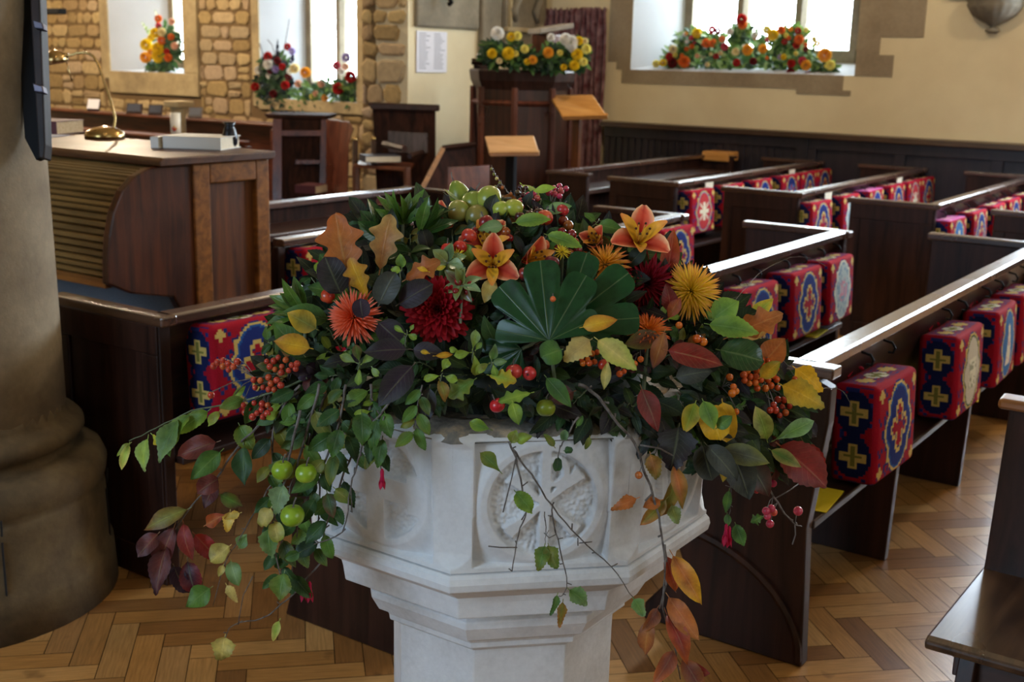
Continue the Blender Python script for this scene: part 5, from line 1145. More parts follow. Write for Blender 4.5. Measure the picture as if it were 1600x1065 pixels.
for a in ((548, 455, 100, 112, 78, 'oak', 'BR', 'OR', 'large upright brown oak leaf at the left', 'oak_leaf', -.03), (592, 430, 78, 88, 58, 'oak', 'BR', 'TN', 'second brown oak leaf overlapping the large upright one', 'oak_leaf', -.02), (628, 440, 28, 62, 42, 'oak', 'OR', 'BR', 'small orange oak leaf pointing right above the crimson dahlia', 'oak_leaf', -.04), (575, 470, 112, 66, 42, 'oak', 'Y1', 'BR', 'yellowing oak leaf beneath the brown oak leaves', 'oak_leaf', -.035),
          (535, 465, 112, 62, 46, 'round', 'DK', 'PU', 'dark rounded smoke bush leaf below the oak leaves', 'round_leaf', -.05), (590, 480, 62, 56, 40, 'round', 'GY', 'DK', 'grey green rounded leaf right of the yellowing oak leaf', 'round_leaf', -.05), (618, 478, 30, 62, 40, 'round', 'PU', 'DK', 'dark purple rounded leaf beside the crimson dahlia', 'round_leaf', -.04), (567, 500, 96, 30, 27, 'round', 'PU', 'PU', 'small dark leaf lying over the salmon dahlia', 'round_leaf', -.105), (588, 500, 318, 52, 40, 'round', 'PU', 'DK', 'dark purple leaf right of the salmon dahlia', 'round_leaf', -.05), (642, 545, 184, 66, 36, 'ovate', 'PU', 'DK', 'broad dark plum leaf under the crimson dahlia', 'round_leaf', -.05), (640, 545, 350, 52, 30, 'ovate', 'PU', 'DK', 'narrow dark plum leaf pointing right under the crimson dahlia', 'round_leaf', -.045), (650, 565, 230, 82, 44, 'ovate', 'PU', 'DK', 'long dark plum leaf drooping to the font rim', 'round_leaf', -.045), (672, 600, 262, 60, 30, 'ovate', 'DK', 'PU', 'dark leaf hanging over the worn rim', 'round_leaf', -.035),
          (548, 462, 168, 62, 34, 'ovate', 'G1', 'G2', 'green leaf above the salmon dahlia', 'leaf', -.02), (520, 500, 170, 72, 36, 'ovate', 'G2', 'G1', 'broad green leaf at the far left', 'leaf', -.02), (498, 516, 150, 50, 36, 'ovate', 'OL', 'Y1', 'blotchy olive leaf with yellow tip at far left', 'leaf', -.045), (490, 545, 168, 56, 34, 'ovate', 'Y1', 'BR', 'yellow and brown spotted leaf at far left', 'leaf', -.05), (478, 558, 132, 66, 40, 'ovate', 'G2', 'G1', 'green leaf behind the spotted yellow one', 'leaf', -.035),
          (528, 430, 130, 40, 34, 'ovate', 'G1', 'G2', 'small green leaf left of the oak leaves', 'leaf', -.01)):
    leaf(*a[:10], off=a[10])
# --- right side big leaves
for a in ((905, 512, 12, 54, 26, 'ovate', 'Y1', 'OR', 'curled bright yellow leaf right of the central fatsia', 'leaf', -.075), (926, 528, 218, 52, 40, 'birch', 'TN', 'Y2', 'tan drooping leaf below the fatsia', 'leaf', -.07), (928, 526, 322, 74, 36, 'tooth', 'Y2', 'G3', 'pale yellow green leaf above the orange berries', 'leaf', -.075), (950, 560, 262, 44, 16, 'lance', 'Y2', 'OL', 'narrow pale leaf hanging under the orange berries', 'leaf', -.06),
          (1035, 545, 345, 86, 38, 'ovate', 'RD', 'RB', 'large glossy crimson leaf under the small orange dahlia', 'leaf', -.075), (1040, 512, 252, 60, 26, 'lance', 'BR', 'RB', 'folded tan brown leaf beside the crimson leaf', 'leaf', -.08), (1038, 525, 192, 60, 32, 'ovate', 'RB', 'OL', 'brown green leaf left of the folded tan leaf', 'leaf', -.055), (1050, 590, 10, 58, 34, 'ovate', 'GY', 'DK', 'grey underside leaf below the crimson leaf', 'leaf', -.045),
          (1040, 440, 82, 78, 30, 'ovate', 'RD', 'OR', 'upright brick red leaf behind the dark crimson dahlia', 'leaf', .02), (1050, 492, 102, 46, 26, 'ovate', 'RD', 'RB', 'red brown leaf between the dahlias', 'leaf', -.03), (1042, 500, 60, 38, 20, 'lance', 'OR', 'RD', 'narrow red leaf tucked behind the yellow dahlia', 'leaf', -.03),
          (1110, 500, 35, 48, 42, 'ovate', 'G1', 'G3', 'bright green leaf right of the yellow dahlia', 'leaf', -.03), (1100, 505, 350, 78, 34, 'tooth', 'G1', 'G3', 'long bright green toothed leaf at right', 'leaf', -.045), (1130, 530, 24, 92, 52, 'oak', 'OR', 'BR', 'orange brown oak leaf pointing to the pews', 'oak_leaf', .0), (1118, 545, 345, 70, 50, 'round', 'G2', 'G4', 'dark glossy round leaf left of the orange berries', 'leaf', -.035), (1150, 525, 12, 50, 26, 'ovate', 'Y2', 'OR', 'cream and orange leaf behind the berries', 'leaf', -.01), (1170, 500, 42, 46, 24, 'ovate', 'G3', 'Y1', 'lime leaf tip beyond the orange oak leaf', 'leaf', -.01),
          (1238, 571, 318, 56, 34, 'birch', 'Y1', 'Y1', 'orange yellow pointed leaf nearest the front pew end', 'leaf', -.03), (1215, 598, 332, 74, 46, 'birch', 'Y1', 'OL', 'large serrated yellow leaf pointing at the kneeler', 'leaf', -.035), (1185, 592, 40, 40, 24, 'ovate', 'Y1', 'G1', 'small yellow green leaf among the orange berries', 'leaf', -.05), (1190, 570, 50, 50, 42, 'ovate', 'OR', 'BR', 'rusty leaf behind the orange berries', 'leaf', -.01),
          (1100, 628, 292, 58, 46, 'round', 'Y1', 'Y1', 'large round yellow leaf at lower right', 'leaf', -.05), (1128, 622, 275, 62, 36, 'round', 'Y1', 'Y1', 'yellow leaf half overlapping the large round one', 'leaf', -.045), (1088, 625, 248, 50, 28, 'ovate', 'G3', 'Y1', 'yellow green leaf left of the round yellow leaves', 'leaf', -.055), (1097, 622, 290, 46, 28, 'ovate', 'G1', 'G3', 'green leaf lying over the round yellow leaf', 'leaf', -.08), (1118, 670, 40, 30, 20, 'ovate', 'G1', 'G2', 'small oval green leaf on the round yellow leaf', 'leaf', -.09),
          (1200, 692, 110, 58, 32, 'ovate', 'G3', 'Y2', 'pale lime leaf standing up beside the front pew', 'leaf', -.03), (1205, 690, 28, 66, 26, 'obov', 'G1', 'GP', 'shiny green leaf pointing right above the big red leaf', 'leaf', -.05), (1200, 700, 330, 52, 22, 'ovate', 'G1', 'TN', 'small white edged leaf above the big red leaf', 'leaf', -.055), (1212, 690, 318, 94, 62, 'tooth', 'RD', 'RB', 'big drooping brick red leaf at the far right', 'leaf', -.03), (1240, 682, 300, 84, 44, 'tooth', 'RD', 'RD', 'second drooping red leaf at the outer right', 'leaf', -.02),
          (1062, 660, 258, 70, 62, 'birch', 'DK', 'PU', 'dark crumpled maple like leaf over the font corner', 'leaf', -.03), (1095, 690, 285, 56, 44, 'round', 'DK', 'GY', 'dark leaf beside the crumpled one', 'leaf', -.03), (1100, 690, 310, 72, 36, 'ovate', 'GY', 'DK', 'long grey green leaf over the right font edge', 'leaf', -.05), (1120, 700, 345, 76, 34, 'ovate', 'GY', 'OL', 'grey olive leaf with yellow edge pointing right', 'leaf', -.045), (1140, 700, 290, 78, 52, 'ovate', 'DK', 'GY', 'large shaded grey brown leaf hanging at right', 'leaf', -.01), (1165, 715, 300, 64, 42, 'ovate', 'GY', 'RB', 'dull brown leaf above the coral berries', 'leaf', -.0), (1135, 705, 262, 44, 18, 'lance', 'Y1', 'OL', 'thin yellow leaf hanging by the grey ones', 'leaf', -.05), (1105, 665, 350, 60, 30, 'ovate', 'DK', 'DK', 'nearly black leaf under the yellow leaves', 'leaf', -.02),
          (1000, 600, 290, 70, 34, 'ovate', 'RB', 'RD', 'curled reddish brown leaf hanging at the rim', 'leaf', -.05), (900, 610, 200, 44, 32, 'ovate', 'RB', 'DK', 'dark red leaf at the rim centre', 'leaf', -.04), (880, 545, 200, 34, 40, 'round', 'G1', 'G2', 'green notched leaf below the fatsia stalk', 'leaf', -.06), (850, 585, 310, 60, 26, 'ovate', 'G2', 'G1', 'dark green leaf under the twin crab apples', 'leaf', -.05), (760, 585, 348, 44, 32, 'oak', 'G3', 'Y1', 'yellow mottled lobed leaf left of the twin crab apples', 'leaf', -.05), (745, 590, 215, 48, 38, 'oak', 'G1', 'OL', 'green lobed leaf at the rim left of centre', 'leaf', -.05), (835, 612, 195, 52, 26, 'oak', 'G3', 'G1', 'bright green lobed leaf over the bright red crab apple', 'leaf', -.065), (800, 625, 285, 36, 22, 'ovate', 'G3', 'G1', 'green leaf hanging just right of the bright red crab apple', 'leaf', -.07), (850, 330, 10, 40, 20, 'ovate', 'GP', 'G1', 'grey green leaf beside the topmost red crab apple', 'leaf', -.03), (812, 285, 318, 44, 16, 'lance', 'G3', 'Y2', 'curved lime leaf at the very top', 'leaf', .0), (828, 300, 10, 38, 14, 'lance', 'G3', 'G3', 'second lime leaf lying level at the top', 'leaf', -.01),
          (900, 430, 60, 40, 22, 'ovate', 'G2', 'G4', 'green leaf behind the fatsia lobes', 'leaf', -.03), (930, 350, 345, 42, 24, 'ovate', 'G1', 'G2', 'green leaf right of the rosehips', 'leaf', -.01), (720, 378, 300, 34, 20, 'ovate', 'G3', 'G1', 'lime leaf under the pears', 'leaf', -.05), (800, 348, 5, 56, 22, 'tooth', 'G1', 'G3', 'long toothed green leaf under the conkers', 'leaf', -.05), (850, 365, 340, 58, 22, 'tooth', 'G1', 'G3', 'toothed green leaf left of the rosehips', 'leaf', -.05), (790, 352, 190, 40, 22, 'ovate', 'GP', 'G1', 'grey green leaf below the lime fruits', 'leaf', -.05), (772, 432, 250, 40, 24, 'ovate', 'Y2', 'TN', 'pale cream leaf under the sideways alstroemeria', 'leaf', -.04)):
    leaf(*a[:10], off=a[10], curl=random.uniform(.3, 1), wave=.06, gloss=('glossy' in a[8] or 'shiny' in a[8]))
# --- small bright sprigs
def bright(px, py, ls, label):
    spray('bright_sprig', label, [(px, py + 22, .01), (px, py + 8), (px + 2, py - 6)], leaves=ls, stem=M_STEM, r=.0014, off=-.06, cat='sprig')
bright(738, 545, [(738, 548, 80, 30, 15, 'obov', 'G3', 'GP'), (738, 550, 190, 26, 14, 'obov', 'G3', 'G3'), (740, 550, 275, 34, 17, 'obov', 'G3', 'OL'), (718, 548, 170, 15, 10, 'obov', 'G3', 'G3'), (742, 548, 50, 16, 9, 'obov', 'G3', 'G1')], 'bright lime sprig standing below the crimson dahlia')
bright(768, 560, [(768, 565, 78, 26, 14, 'ovate', 'G1', 'GP'), (768, 566, 5, 22, 12, 'ovate', 'GP', 'G1'), (770, 566, 285, 20, 12, 'obov', 'G3', 'G1'), (766, 566, 215, 24, 14, 'obov', 'OL', 'G3')], 'small pale green sprig left of the twin crab apples')
bright(560, 568, [(560, 568, 155, 28, 14, 'obov', 'GP', 'G3'), (562, 568, 100, 28, 15, 'obov', 'G1', 'RB'), (563, 570, 40, 24, 13, 'obov', 'G3', 'GP'), (562, 572, 265, 26, 13, 'obov', 'G3', 'G1'), (580, 572, 310, 18, 12, 'obov', 'GP', 'G3')], 'bright sprig of rounded leaves below the salmon dahlia')
bright(688, 588, [(690, 580, 60, 20, 15, 'obov', 'G3', 'G3'), (690, 586, 195, 26, 13, 'obov', 'G3', 'G3'), (692, 587, 345, 22, 14, 'obov', 'G3', 'G3'), (686, 590, 285, 36, 17, 'tooth', 'OL', 'BR'), (676, 556, 5, 28, 10, 'lance', 'Y1', 'OR'), (672, 552, 170, 14, 8, 'lance', 'Y1', 'OL')], 'lime and yellow sprig hanging at the rim left of centre')
bright(634, 520, [(634, 522, 145, 20, 9, 'obov', 'G3', 'G1'), (636, 522, 335, 16, 11, 'obov', 'G3', 'G1'), (632, 524, 250, 16, 7, 'lance', 'G1', 'G1'), (640, 518, 60, 12, 6, 'lance', 'G3', 'G1')], 'tiny lime sprig left of the large crimson dahlia')
bright(625, 425, [(628, 420, 95, 22, 16, 'ovate', 'G1', 'G3'), (628, 422, 180, 16, 12, 'ovate', 'G3', 'G3'), (672, 425, 160, 20, 8, 'lance', 'Y1', 'Y1'), (680, 422, 20, 16, 8, 'lance', 'Y1', 'G3')], 'yellow budded sprig under the small oak leaf')
# --- budded twig at the top
t = spray('budded_twig', 'thin budded twig sticking up above the pears', [(800, 305), (790, 295), (778, 280), (768, 262)], stem=M_TWIG, r=.0012, cat='twig', berries=[(768, 264, 2.4, OL), (772, 272, 2.6, OL), (776, 279, 2.8, Y2), (781, 286, 2.8, OL), (785, 293, 3, OR), (774, 292, 3, OL), (765, 295, 3, OL), (798, 303, 3, OR)])
spray('grass_blade', 'pale thin blade crossing left of the alstroemerias', [(722, 318), (705, 308), (692, 300)], leaves=[(722, 318, 140, 34, 5, 'lance', 'GP', 'Y2')], stem=M_STEM, r=.0008, cat='blade')
# --- trailing on the left
spray('clematis_trail', 'long green trail reaching furthest left with pale pointed leaves', [(480, 590), (420, 615), (360, 630), (300, 642), (245, 668), (203, 688)], leaves=[(203, 690, 255, 42, 14, 'tooth', 'G3', 'Y2'), (206, 690, 225, 28, 12, 'ovate', 'OL', 'G3'), (232, 678, 262, 56, 24, 'tooth', 'G3', 'GP'), (235, 676, 320, 38, 22, 'oak', 'G3', 'Y1'), (282, 648, 248, 72, 34, 'tooth', 'G1', 'GP'), (300, 642, 238, 66, 30, 'tooth', 'G1', 'G3'), (330, 638, 215, 62, 28, 'tooth', 'G1', 'G3'), (345, 640, 232, 30, 16, 'ovate', 'OL', 'G3'), (262, 690, 280, 22, 12, 'ovate', 'G2', 'G1'), (385, 622, 200, 40, 22, 'ovate', 'G1', 'OL'), (400, 620, 250, 42, 22, 'ovate', 'G2', 'G1'), (360, 630, 50, 34, 12, 'lance', 'G3', 'G1')], r=.0022, off=-.0, stem=M_STEM, cat='trail')
spray('leafy_branch', 'branch with a large brown leaf and green leaves at far left', [(470, 610), (420, 650), (370, 700), (340, 745), (300, 790), (262, 845)], leaves=[(345, 688, 200, 66, 38, 'ovate', 'RB', 'RB'), (350, 700, 225, 62, 34, 'ovate', 'G1', 'G2'), (380, 690, 275, 62, 34, 'ovate', 'G2', 'G4'), (372, 660, 300, 44, 34, 'tooth', 'G1', 'OL'), (345, 745, 215, 40, 34, 'ovate', 'RB', 'RB'), (338, 748, 250, 44, 26, 'ovate', 'RB', 'PU'), (300, 792, 205, 78, 30, 'ovate', 'OL', 'RB'), (318, 822, 30, 40, 22, 'ovate', 'OR', 'RD'), (285, 810, 285, 64, 26, 'ovate', 'RD', 'RB'), (275, 815, 248, 80, 36, 'ovate', 'RB', 'PU'), (262, 845, 262, 76, 34, 'tooth', 'RB', 'PU'), (300, 830, 310, 56, 30, 'tooth', 'RD', 'RD'), (292, 870, 285, 60, 34, 'tooth', 'PU', 'RD'), (270, 880, 300, 50, 30, 'tooth', 'PU', 'PU'), (250, 830, 230, 46, 34, 'ovate', 'RB', 'PU'), (340, 770, 330, 40, 24, 'ovate', 'G1', 'RB')], r=.0025, off=.01)
spray('birch_twig', 'slim twig with yellow eaten leaves low at the left', [(470, 650), (445, 720), (410, 780), (375, 840), (352, 880), (333, 945)], leaves=[(360, 795, 262, 34, 20, 'birch', 'Y2', 'Y1'), (378, 800, 200, 26, 14, 'birch', 'Y2', 'Y1'), (362, 850, 220, 38, 34, 'round', 'Y2', 'OL'), (372, 858, 60, 26, 22, 'ovate', 'G1', 'GP'), (360, 872, 290, 42, 26, 'ovate', 'GP', 'G1'), (333, 915, 218, 46, 36, 'ovate', 'G1', 'G1'), (352, 910, 300, 34, 16, 'birch', 'Y2', 'TN'), (350, 880, 250, 20, 12, 'ovate', 'Y2', 'OL')], r=.0016, off=.03)
spray('birch_twig', 'lowest twig curving left with one yellow leaf at its end', [(500, 880), (450, 935), (410, 965), (365, 975), (350, 1000)], leaves=[(352, 990, 262, 40, 38, 'birch', 'Y2', 'OL'), (438, 965, 252, 38, 15, 'ovate', 'G3', 'Y2'), (455, 930, 90, 22, 16, 'ovate', 'G2', 'G4')], twigs=[((395, 900), (380, 930), (372, 975))], r=.0016, off=.03)
for i, (pts, n, lb) in enumerate((([(500, 600), (478, 680), (455, 760), (440, 840), (440, 900)], 13, 'drooping apple branch holding the green apples at left'), ([(540, 600), (530, 660), (500, 740), (470, 800), (455, 900)], 16, 'drooping green branch in front of the font left edge'), ([(470, 600), (430, 660), (425, 740), (430, 820)], 11, 'short drooping branch left of the green apples'), ([(580, 600), (575, 650), (545, 720), (520, 790), (500, 850)], 13, 'leafy shoot crossing the left face of the font'), ([(520, 590), (500, 640), (480, 700), (500, 760), (490, 860)], 12, 'dark leafy shoot behind the lowest green apple'))):
    spray('leafy_branch', lb, pts, auto=(n, 44, 23, ('ovate', 'tooth')[i % 2], ('G2', 'G1', 'G2', 'OL', 'G4'), .75), r=.0024, off=-.02 + .008 * i, seed=i + 5, fuch=((474, 905, 26), (484, 908, 24)) if i == 4 else ())
spray('leafy_branch', 'branch end with pale heart shaped leaves over the green apples', [(470, 640), (455, 700), (440, 780), (425, 830), (440, 905)], leaves=[(440, 712, 262, 40, 32, 'birch', 'GP', 'G1'), (445, 752, 255, 48, 34, 'birch', 'GP', 'GP'), (425, 790, 245, 32, 26, 'round', 'Y2', 'OL'), (428, 812, 285, 32, 24, 'round', 'Y2', 'G3'), (420, 820, 275, 46, 32, 'birch', 'G1', 'GP'), (445, 890, 262, 42, 34, 'tooth', 'G1', 'OL'), (470, 862, 200, 24, 18, 'ovate', 'G2', 'G1'), (420, 740, 300, 26, 14, 'ovate', 'G2', 'G1')], r=.0024, off=-.045)
spray('leafy_branch', 'trailing branch with serrated leaves across the left face of the font', [(620, 600), (600, 640), (575, 670), (560, 720), (548, 760), (535, 830), (490, 850)], leaves=[(532, 665, 255, 46, 26, 'tooth', 'G2', 'G1'), (540, 675, 290, 46, 22, 'tooth', 'G2', 'G4'), (525, 705, 262, 50, 22, 'ovate', 'G2', 'OL'), (505, 735, 215, 54, 24, 'ovate', 'G1', 'G2'), (510, 765, 285, 40, 22, 'ovate', 'G2', 'RB'), (520, 760, 320, 36, 22, 'ovate', 'OL', 'G1'), (495, 775, 240, 44, 24, 'ovate', 'G2', 'G4'), (565, 640, 275, 52, 30, 'tooth', 'G2', 'G1'), (590, 650, 262, 50, 22, 'tooth', 'G2', 'G1'), (600, 640, 285, 42, 22, 'tooth', 'G1', 'G2'), (580, 680, 268, 40, 18, 'tooth', 'G2', 'G4')], twigs=[((548, 760), (550, 800), (547, 798))], r=.0022, off=-.035)
spray('fuchsia_sprig', 'fuchsia sprig with one magenta bloom on the left face of the font', [(600, 650), (592, 690), (594, 720), (597, 745)], leaves=[(598, 680, 262, 46, 22, 'tooth', 'G2', 'G1'), (590, 700, 240, 34, 18, 'tooth', 'G2', 'OL'), (595, 700, 290, 34, 18, 'tooth', 'G2', 'G4')], fuch=((597, 732, 22),), r=.0012, off=-.035, cat='fuchsia')
spray('leafy_branch', 'hanging leaves over the rim just left of the crab apples', [(660, 600), (652, 640), (648, 675)], auto=(7, 34, 17, 'tooth', ('G2', 'G1', 'OL'), .6), r=.0014, off=-.045)
# --- front twigs over the carved face
spray('bare_twig', 'dark crooked twig hanging over the carved monogram, longest', [(795, 690), (806, 716), (815, 760), (822, 800), (810, 835), (800, 892)], leaves=[(770, 672, 160, 34, 20, 'obov', 'G1', 'G3'), (785, 740, 135, 44, 24, 'obov', 'G1', 'OL')], twigs=[((806, 716), (800, 745), (786, 800)), ((808, 855), (782, 855), (763, 853)), ((822, 800), (815, 812)), ((800, 892), (795, 888))], r=.0019, off=-.05, cat='twig')
spray('bare_twig', 'long twig slanting right across the carved face to the lower ledge', [(800, 700), (830, 740), (862, 790), (905, 840), (955, 885), (990, 935)], leaves=[(803, 765, 310, 42, 26, 'tooth', 'G1', 'G3'), (805, 690, 20, 26, 18, 'ovate', 'G3', 'OL'), (798, 694, 70, 22, 18, 'ovate', 'OL', 'G3'), (988, 932, 300, 32, 24, 'birch', 'G1', 'GP')], twigs=[((905, 848), (925, 846)), ((955, 885), (965, 880)), ((903, 840), (903, 852))], r=.0018, off=-.05, cat='twig')
spray('birch_twig', 'hanging twig with three ragged leaves at the font ledge', [(862, 790), (868, 830), (880, 880), (886, 918), (872, 932)], leaves=[(886, 918, 320, 38, 28, 'birch', 'G1', 'GP'), (872, 925, 250, 34, 12, 'birch', 'G1', 'G2'), (880, 935, 262, 40, 16, 'birch', 'OL', 'OR')], twigs=[((868, 835), (858, 840), (850, 832))], r=.0014, off=-.05)
spray('birch_twig', 'short twig holding a browning green leaf over the carved monogram', [(850, 800), (853, 830), (852, 850)], leaves=[(852, 848, 255, 40, 26, 'birch', 'G1', 'OL'), (856, 848, 290, 38, 28, 'birch', 'OL', 'G1')], r=.001, off=-.045)
spray('small_leaf_sprig', 'sprig of small round leaves above the carved letter', [(905, 650), (885, 680), (875, 700), (872, 720)], leaves=[(880, 690, 80, 18, 13, 'round', 'G2', 'GP'), (880, 704, 5, 14, 12, 'round', 'G2', 'G4'), (872, 712, 262, 22, 15, 'round', 'G4', 'G2'), (868, 700, 130, 26, 12, 'ovate', 'OL', 'G1'), (900, 668, 60, 20, 10, 'ovate', 'G1', 'G2')], r=.0016, off=-.04)
spray('leafy_branch', 'thick bare stem with autumn leaves trailing down right of the carved face', [(905, 600), (935, 620), (960, 655), (990, 690), (1005, 730), (1025, 790), (1036, 850), (1040, 900), (1030, 950)], leaves=[(1015, 705, 285, 40, 28, 'birch', 'BR', 'OL'), (1000, 776, 205, 44, 22, 'birch', 'OR', 'BR'), (1050, 718, 282, 70, 24, 'ovate', 'OR', 'OL'), (1060, 740, 250, 64, 26, 'ovate', 'OL', 'BR'), (1045, 775, 225, 56, 24, 'ovate', 'OL', 'OR'), (1035, 780, 200, 30, 22, 'ovate', 'OR', 'BR'), (1048, 785, 290, 34, 22, 'birch', 'OL', 'GP'), (922, 680, 250, 22, 10, 'ovate', 'OL', 'G1')], berries=[(998, 742, 6, OR)], twigs=[((1000, 695), (1030, 700), (1052, 712)), ((1020, 770), (1008, 782))], r=.003, off=-.045)
spray('autumn_branch', 'lowest branch with curled red and yellow leaves at lower right', [(1038, 850), (1042, 900), (1036, 948), (1052, 1000), (1062, 1060)], leaves=[(1046, 858, 300, 88, 34, 'ovate', 'OR', 'Y1'), (1040, 862, 285, 60, 26, 'ovate', 'RD', 'OR'), (1040, 925, 305, 78, 36, 'ovate', 'OR', 'BR'), (1038, 950, 292, 86, 30, 'ovate', 'RD', 'OR'), (1030, 945, 235, 44, 22, 'ovate', 'RB', 'BR'), (1018, 960, 262, 62, 28, 'ovate', 'BR', 'RB'), (1056, 1010, 235, 62, 28, 'ovate', 'RB', 'OR'), (1060, 1040, 350, 44, 26, 'ovate', 'RD', 'RB'), (1062, 1020, 300, 70, 30, 'ovate', 'RB', 'BR')], r=.0024, off=-.02)
spray('spindle_twig', 'grey twig with pink spindle fruit hanging furthest right', [(1165, 715), (1190, 745), (1215, 785), (1238, 815), (1252, 822)], leaves=[(1195, 805, 200, 24, 20, 'oak', 'G1', 'G2')], berries=[(1197, 798, 6.5, hexc('c83a54')), (1205, 794, 6.5, hexc('c83a54')), (1209, 800, 6, hexc('d0503c')), (1199, 806, 6, hexc('c83a54')), (1203, 818, 6.5, hexc('b82c44')), (1247, 798, 7.5, hexc('c83a50')), (1208, 755, 6, hexc('b82850'))], twigs=[((1212, 778), (1235, 765), (1255, 750)), ((1242, 818), (1243, 835), (1238, 850))], r=.0022, off=-.01)
spray('fuchsia_sprig', 'fuchsia sprig with drooping magenta bloom right of the font', [(1140, 745), (1142, 780), (1138, 810)], leaves=[(1140, 762, 262, 36, 14, 'tooth', 'G1', 'G2'), (1136, 800, 270, 20, 12, 'ovate', 'G2', 'G1'), (1148, 815, 290, 36, 22, 'tooth', 'G2', 'G1')], fuch=((1135, 818, 26), (1140, 822, 24)), r=.0012, off=-.01, cat='fuchsia')
spray('bare_twig', 'thin bare twig reaching over the front pew rail to the kneeler', [(1180, 565), (1215, 560), (1235, 628), (1280, 605), (1322, 622)][:1] + [(1200, 620), (1240, 622), (1290, 606), (1318, 612), (1334, 642)], stem=M_TWIG, r=.0009, cat='twig', off=-.02)
spray('bare_twig', 'thin arching twig right of the yellow dahlia', [(1110, 470), (1140, 505), (1180, 500), (1215, 555), (1250, 575), (1290, 545), (1310, 552)], stem=M_TWIG, r=.0009, cat='twig', off=-.01)
spray('bare_twig', 'wispy twig with tiny leaves above the second pew kneelers', [(1120, 500), (1160, 455), (1195, 420), (1250, 400), (1290, 415)], stem=M_TWIG, r=.0007, cat='twig', off=.0)

# ================================================================ flowers on the sills and the pulpit
def WX(px, py, x):
    d = RV * ((px - 800) / FPX) - UV * ((py - 532.5) / FPX) - TV; return CAM + d * (x / d.x)
bl = {}
def bloom(px, py, r, cn, where, place):
    c = COLS[cn]; p = place(px, py); d = (p - CAM).dot(-TV); R = 1.35 * r * d / FPX
    BL.setdefault((where, cn), []).append((px, p, R, c))
COLS = {'yellow': 'e8c626', 'pale yellow': 'ece07c', 'orange': 'e07434', 'amber': 'e8a434', 'red': 'b01c22', 'dark red': '6c1220', 'pink': 'c84460', 'blush': 'e8b89c', 'white': 'eceae4', 'lilac': 'ac9cd0', 'cream': 'e6d6a4'}
BL = {}
def arrangement(where, label, place, regions, blooms, ox, oy, sc, dcol, n, leafpx=9, seed=3, thick=.1, extra=0):
    random.seed(seed); mb = MB(); pal = [hexc(x) for x in dcol]
    for k in range(n):
        (cx, cy, rx, ry) = random.choice(regions); a, q = random.uniform(0, 2 * pi), sqrt(random.random()); px, py = cx + rx * q * cos(a), cy + ry * q * sin(a); p = place(px, py); d = (p - CAM).dot(-TV); m = d / FPX; p = p - TV * random.uniform(0, thick)
        leafgeo(mb, p, sdir(random.uniform(0, 360), random.uniform(0, .6)), (TV + UV * random.uniform(0, 1)).normalized(), leafpx * m * random.uniform(1, 2), leafpx * m * .8, random.choice(pal), None, 'ovate', .2, .4, 0, 0)
    o = link_mesh(mb, 'foliage', M_LEAF, smooth=True); tag(o, label, 'foliage'); o['kind'] = 'stuff'
    blooms = list(blooms)
    for k in range(extra):
        (cx, cy, rx, ry) = random.choice(regions); blooms.append((((cx + rx * random.uniform(-.9, .9)) - ox) * sc, ((cy + ry * random.uniform(-.8, .6)) - oy) * sc, random.uniform(8, 13), random.choice(('white', 'cream', 'orange', 'pale yellow', 'pink', 'lilac', 'amber'))))
    for (x, y, r, cn) in blooms: bloom(ox + x / sc, oy + y / sc, r / sc, cn, where, place)
G_ = ('2c4a28', '3c6234', '587c3c', '243c2c')
pS = lambda px, py: WX(px, py, 9.93)
arrangement('the right window sill', 'green foliage packed along the right window sill', pS, [(1105, 82, 45, 28), (1165, 72, 60, 34), (1130, 95, 75, 16), (1225, 80, 48, 28), (1250, 95, 45, 16), (1060, 90, 20, 14), (1290, 105, 14, 6), (1160, 50, 14, 14), (1085, 62, 24, 16), (1240, 60, 22, 16)],
    [(485, 205, 24, 'yellow'), (345, 300, 20, 'cream'), (410, 375, 28, 'orange'), (325, 345, 20, 'red'), (540, 265, 22, 'orange'), (580, 265, 20, 'orange'), (575, 185, 20, 'red'), (610, 190, 16, 'dark red'), (635, 240, 15, 'orange'), (650, 285, 18, 'pink'), (600, 340, 15, 'red'), (488, 338, 12, 'blush'), (715, 315, 19, 'cream'), (785, 305, 26, 'amber'), (875, 298, 22, 'amber'), (750, 125, 26, 'red'), (755, 155, 22, 'orange'), (720, 380, 18, 'red'), (935, 215, 28, 'yellow'), (900, 185, 20, 'pale yellow'), (985, 185, 20, 'orange'), (1005, 255, 14, 'red'), (1085, 190, 16, 'red'), (1090, 245, 24, 'orange'), (1075, 275, 18, 'red'), (1200, 265, 15, 'yellow'), (1240, 335, 34, 'amber'), (1045, 385, 20, 'red'), (1110, 370, 20, 'pink'), (1130, 395, 25, 'amber'), (1145, 450, 18, 'dark red'), (1040, 440, 22, 'dark red'), (1275, 395, 24, 'pale yellow'), (1000, 345, 15, 'yellow'), (820, 370, 18, 'dark red'), (245, 385, 18, 'pale yellow'), (285, 380, 18, 'yellow'), (1130, 300, 13, 'dark red'), (830, 215, 18, 'white'), (680, 195, 18, 'white'), (340, 380, 24, 'dark red'), (1180, 240, 14, 'pale yellow')], 960, 0, 3.805, ('3c6234', '587c3c', '7a9a50', '2c4a30', '8fae74'), 1500, 9, 3, .16, 34)
pW1 = lambda px, py: WX(px, py, 9.84)
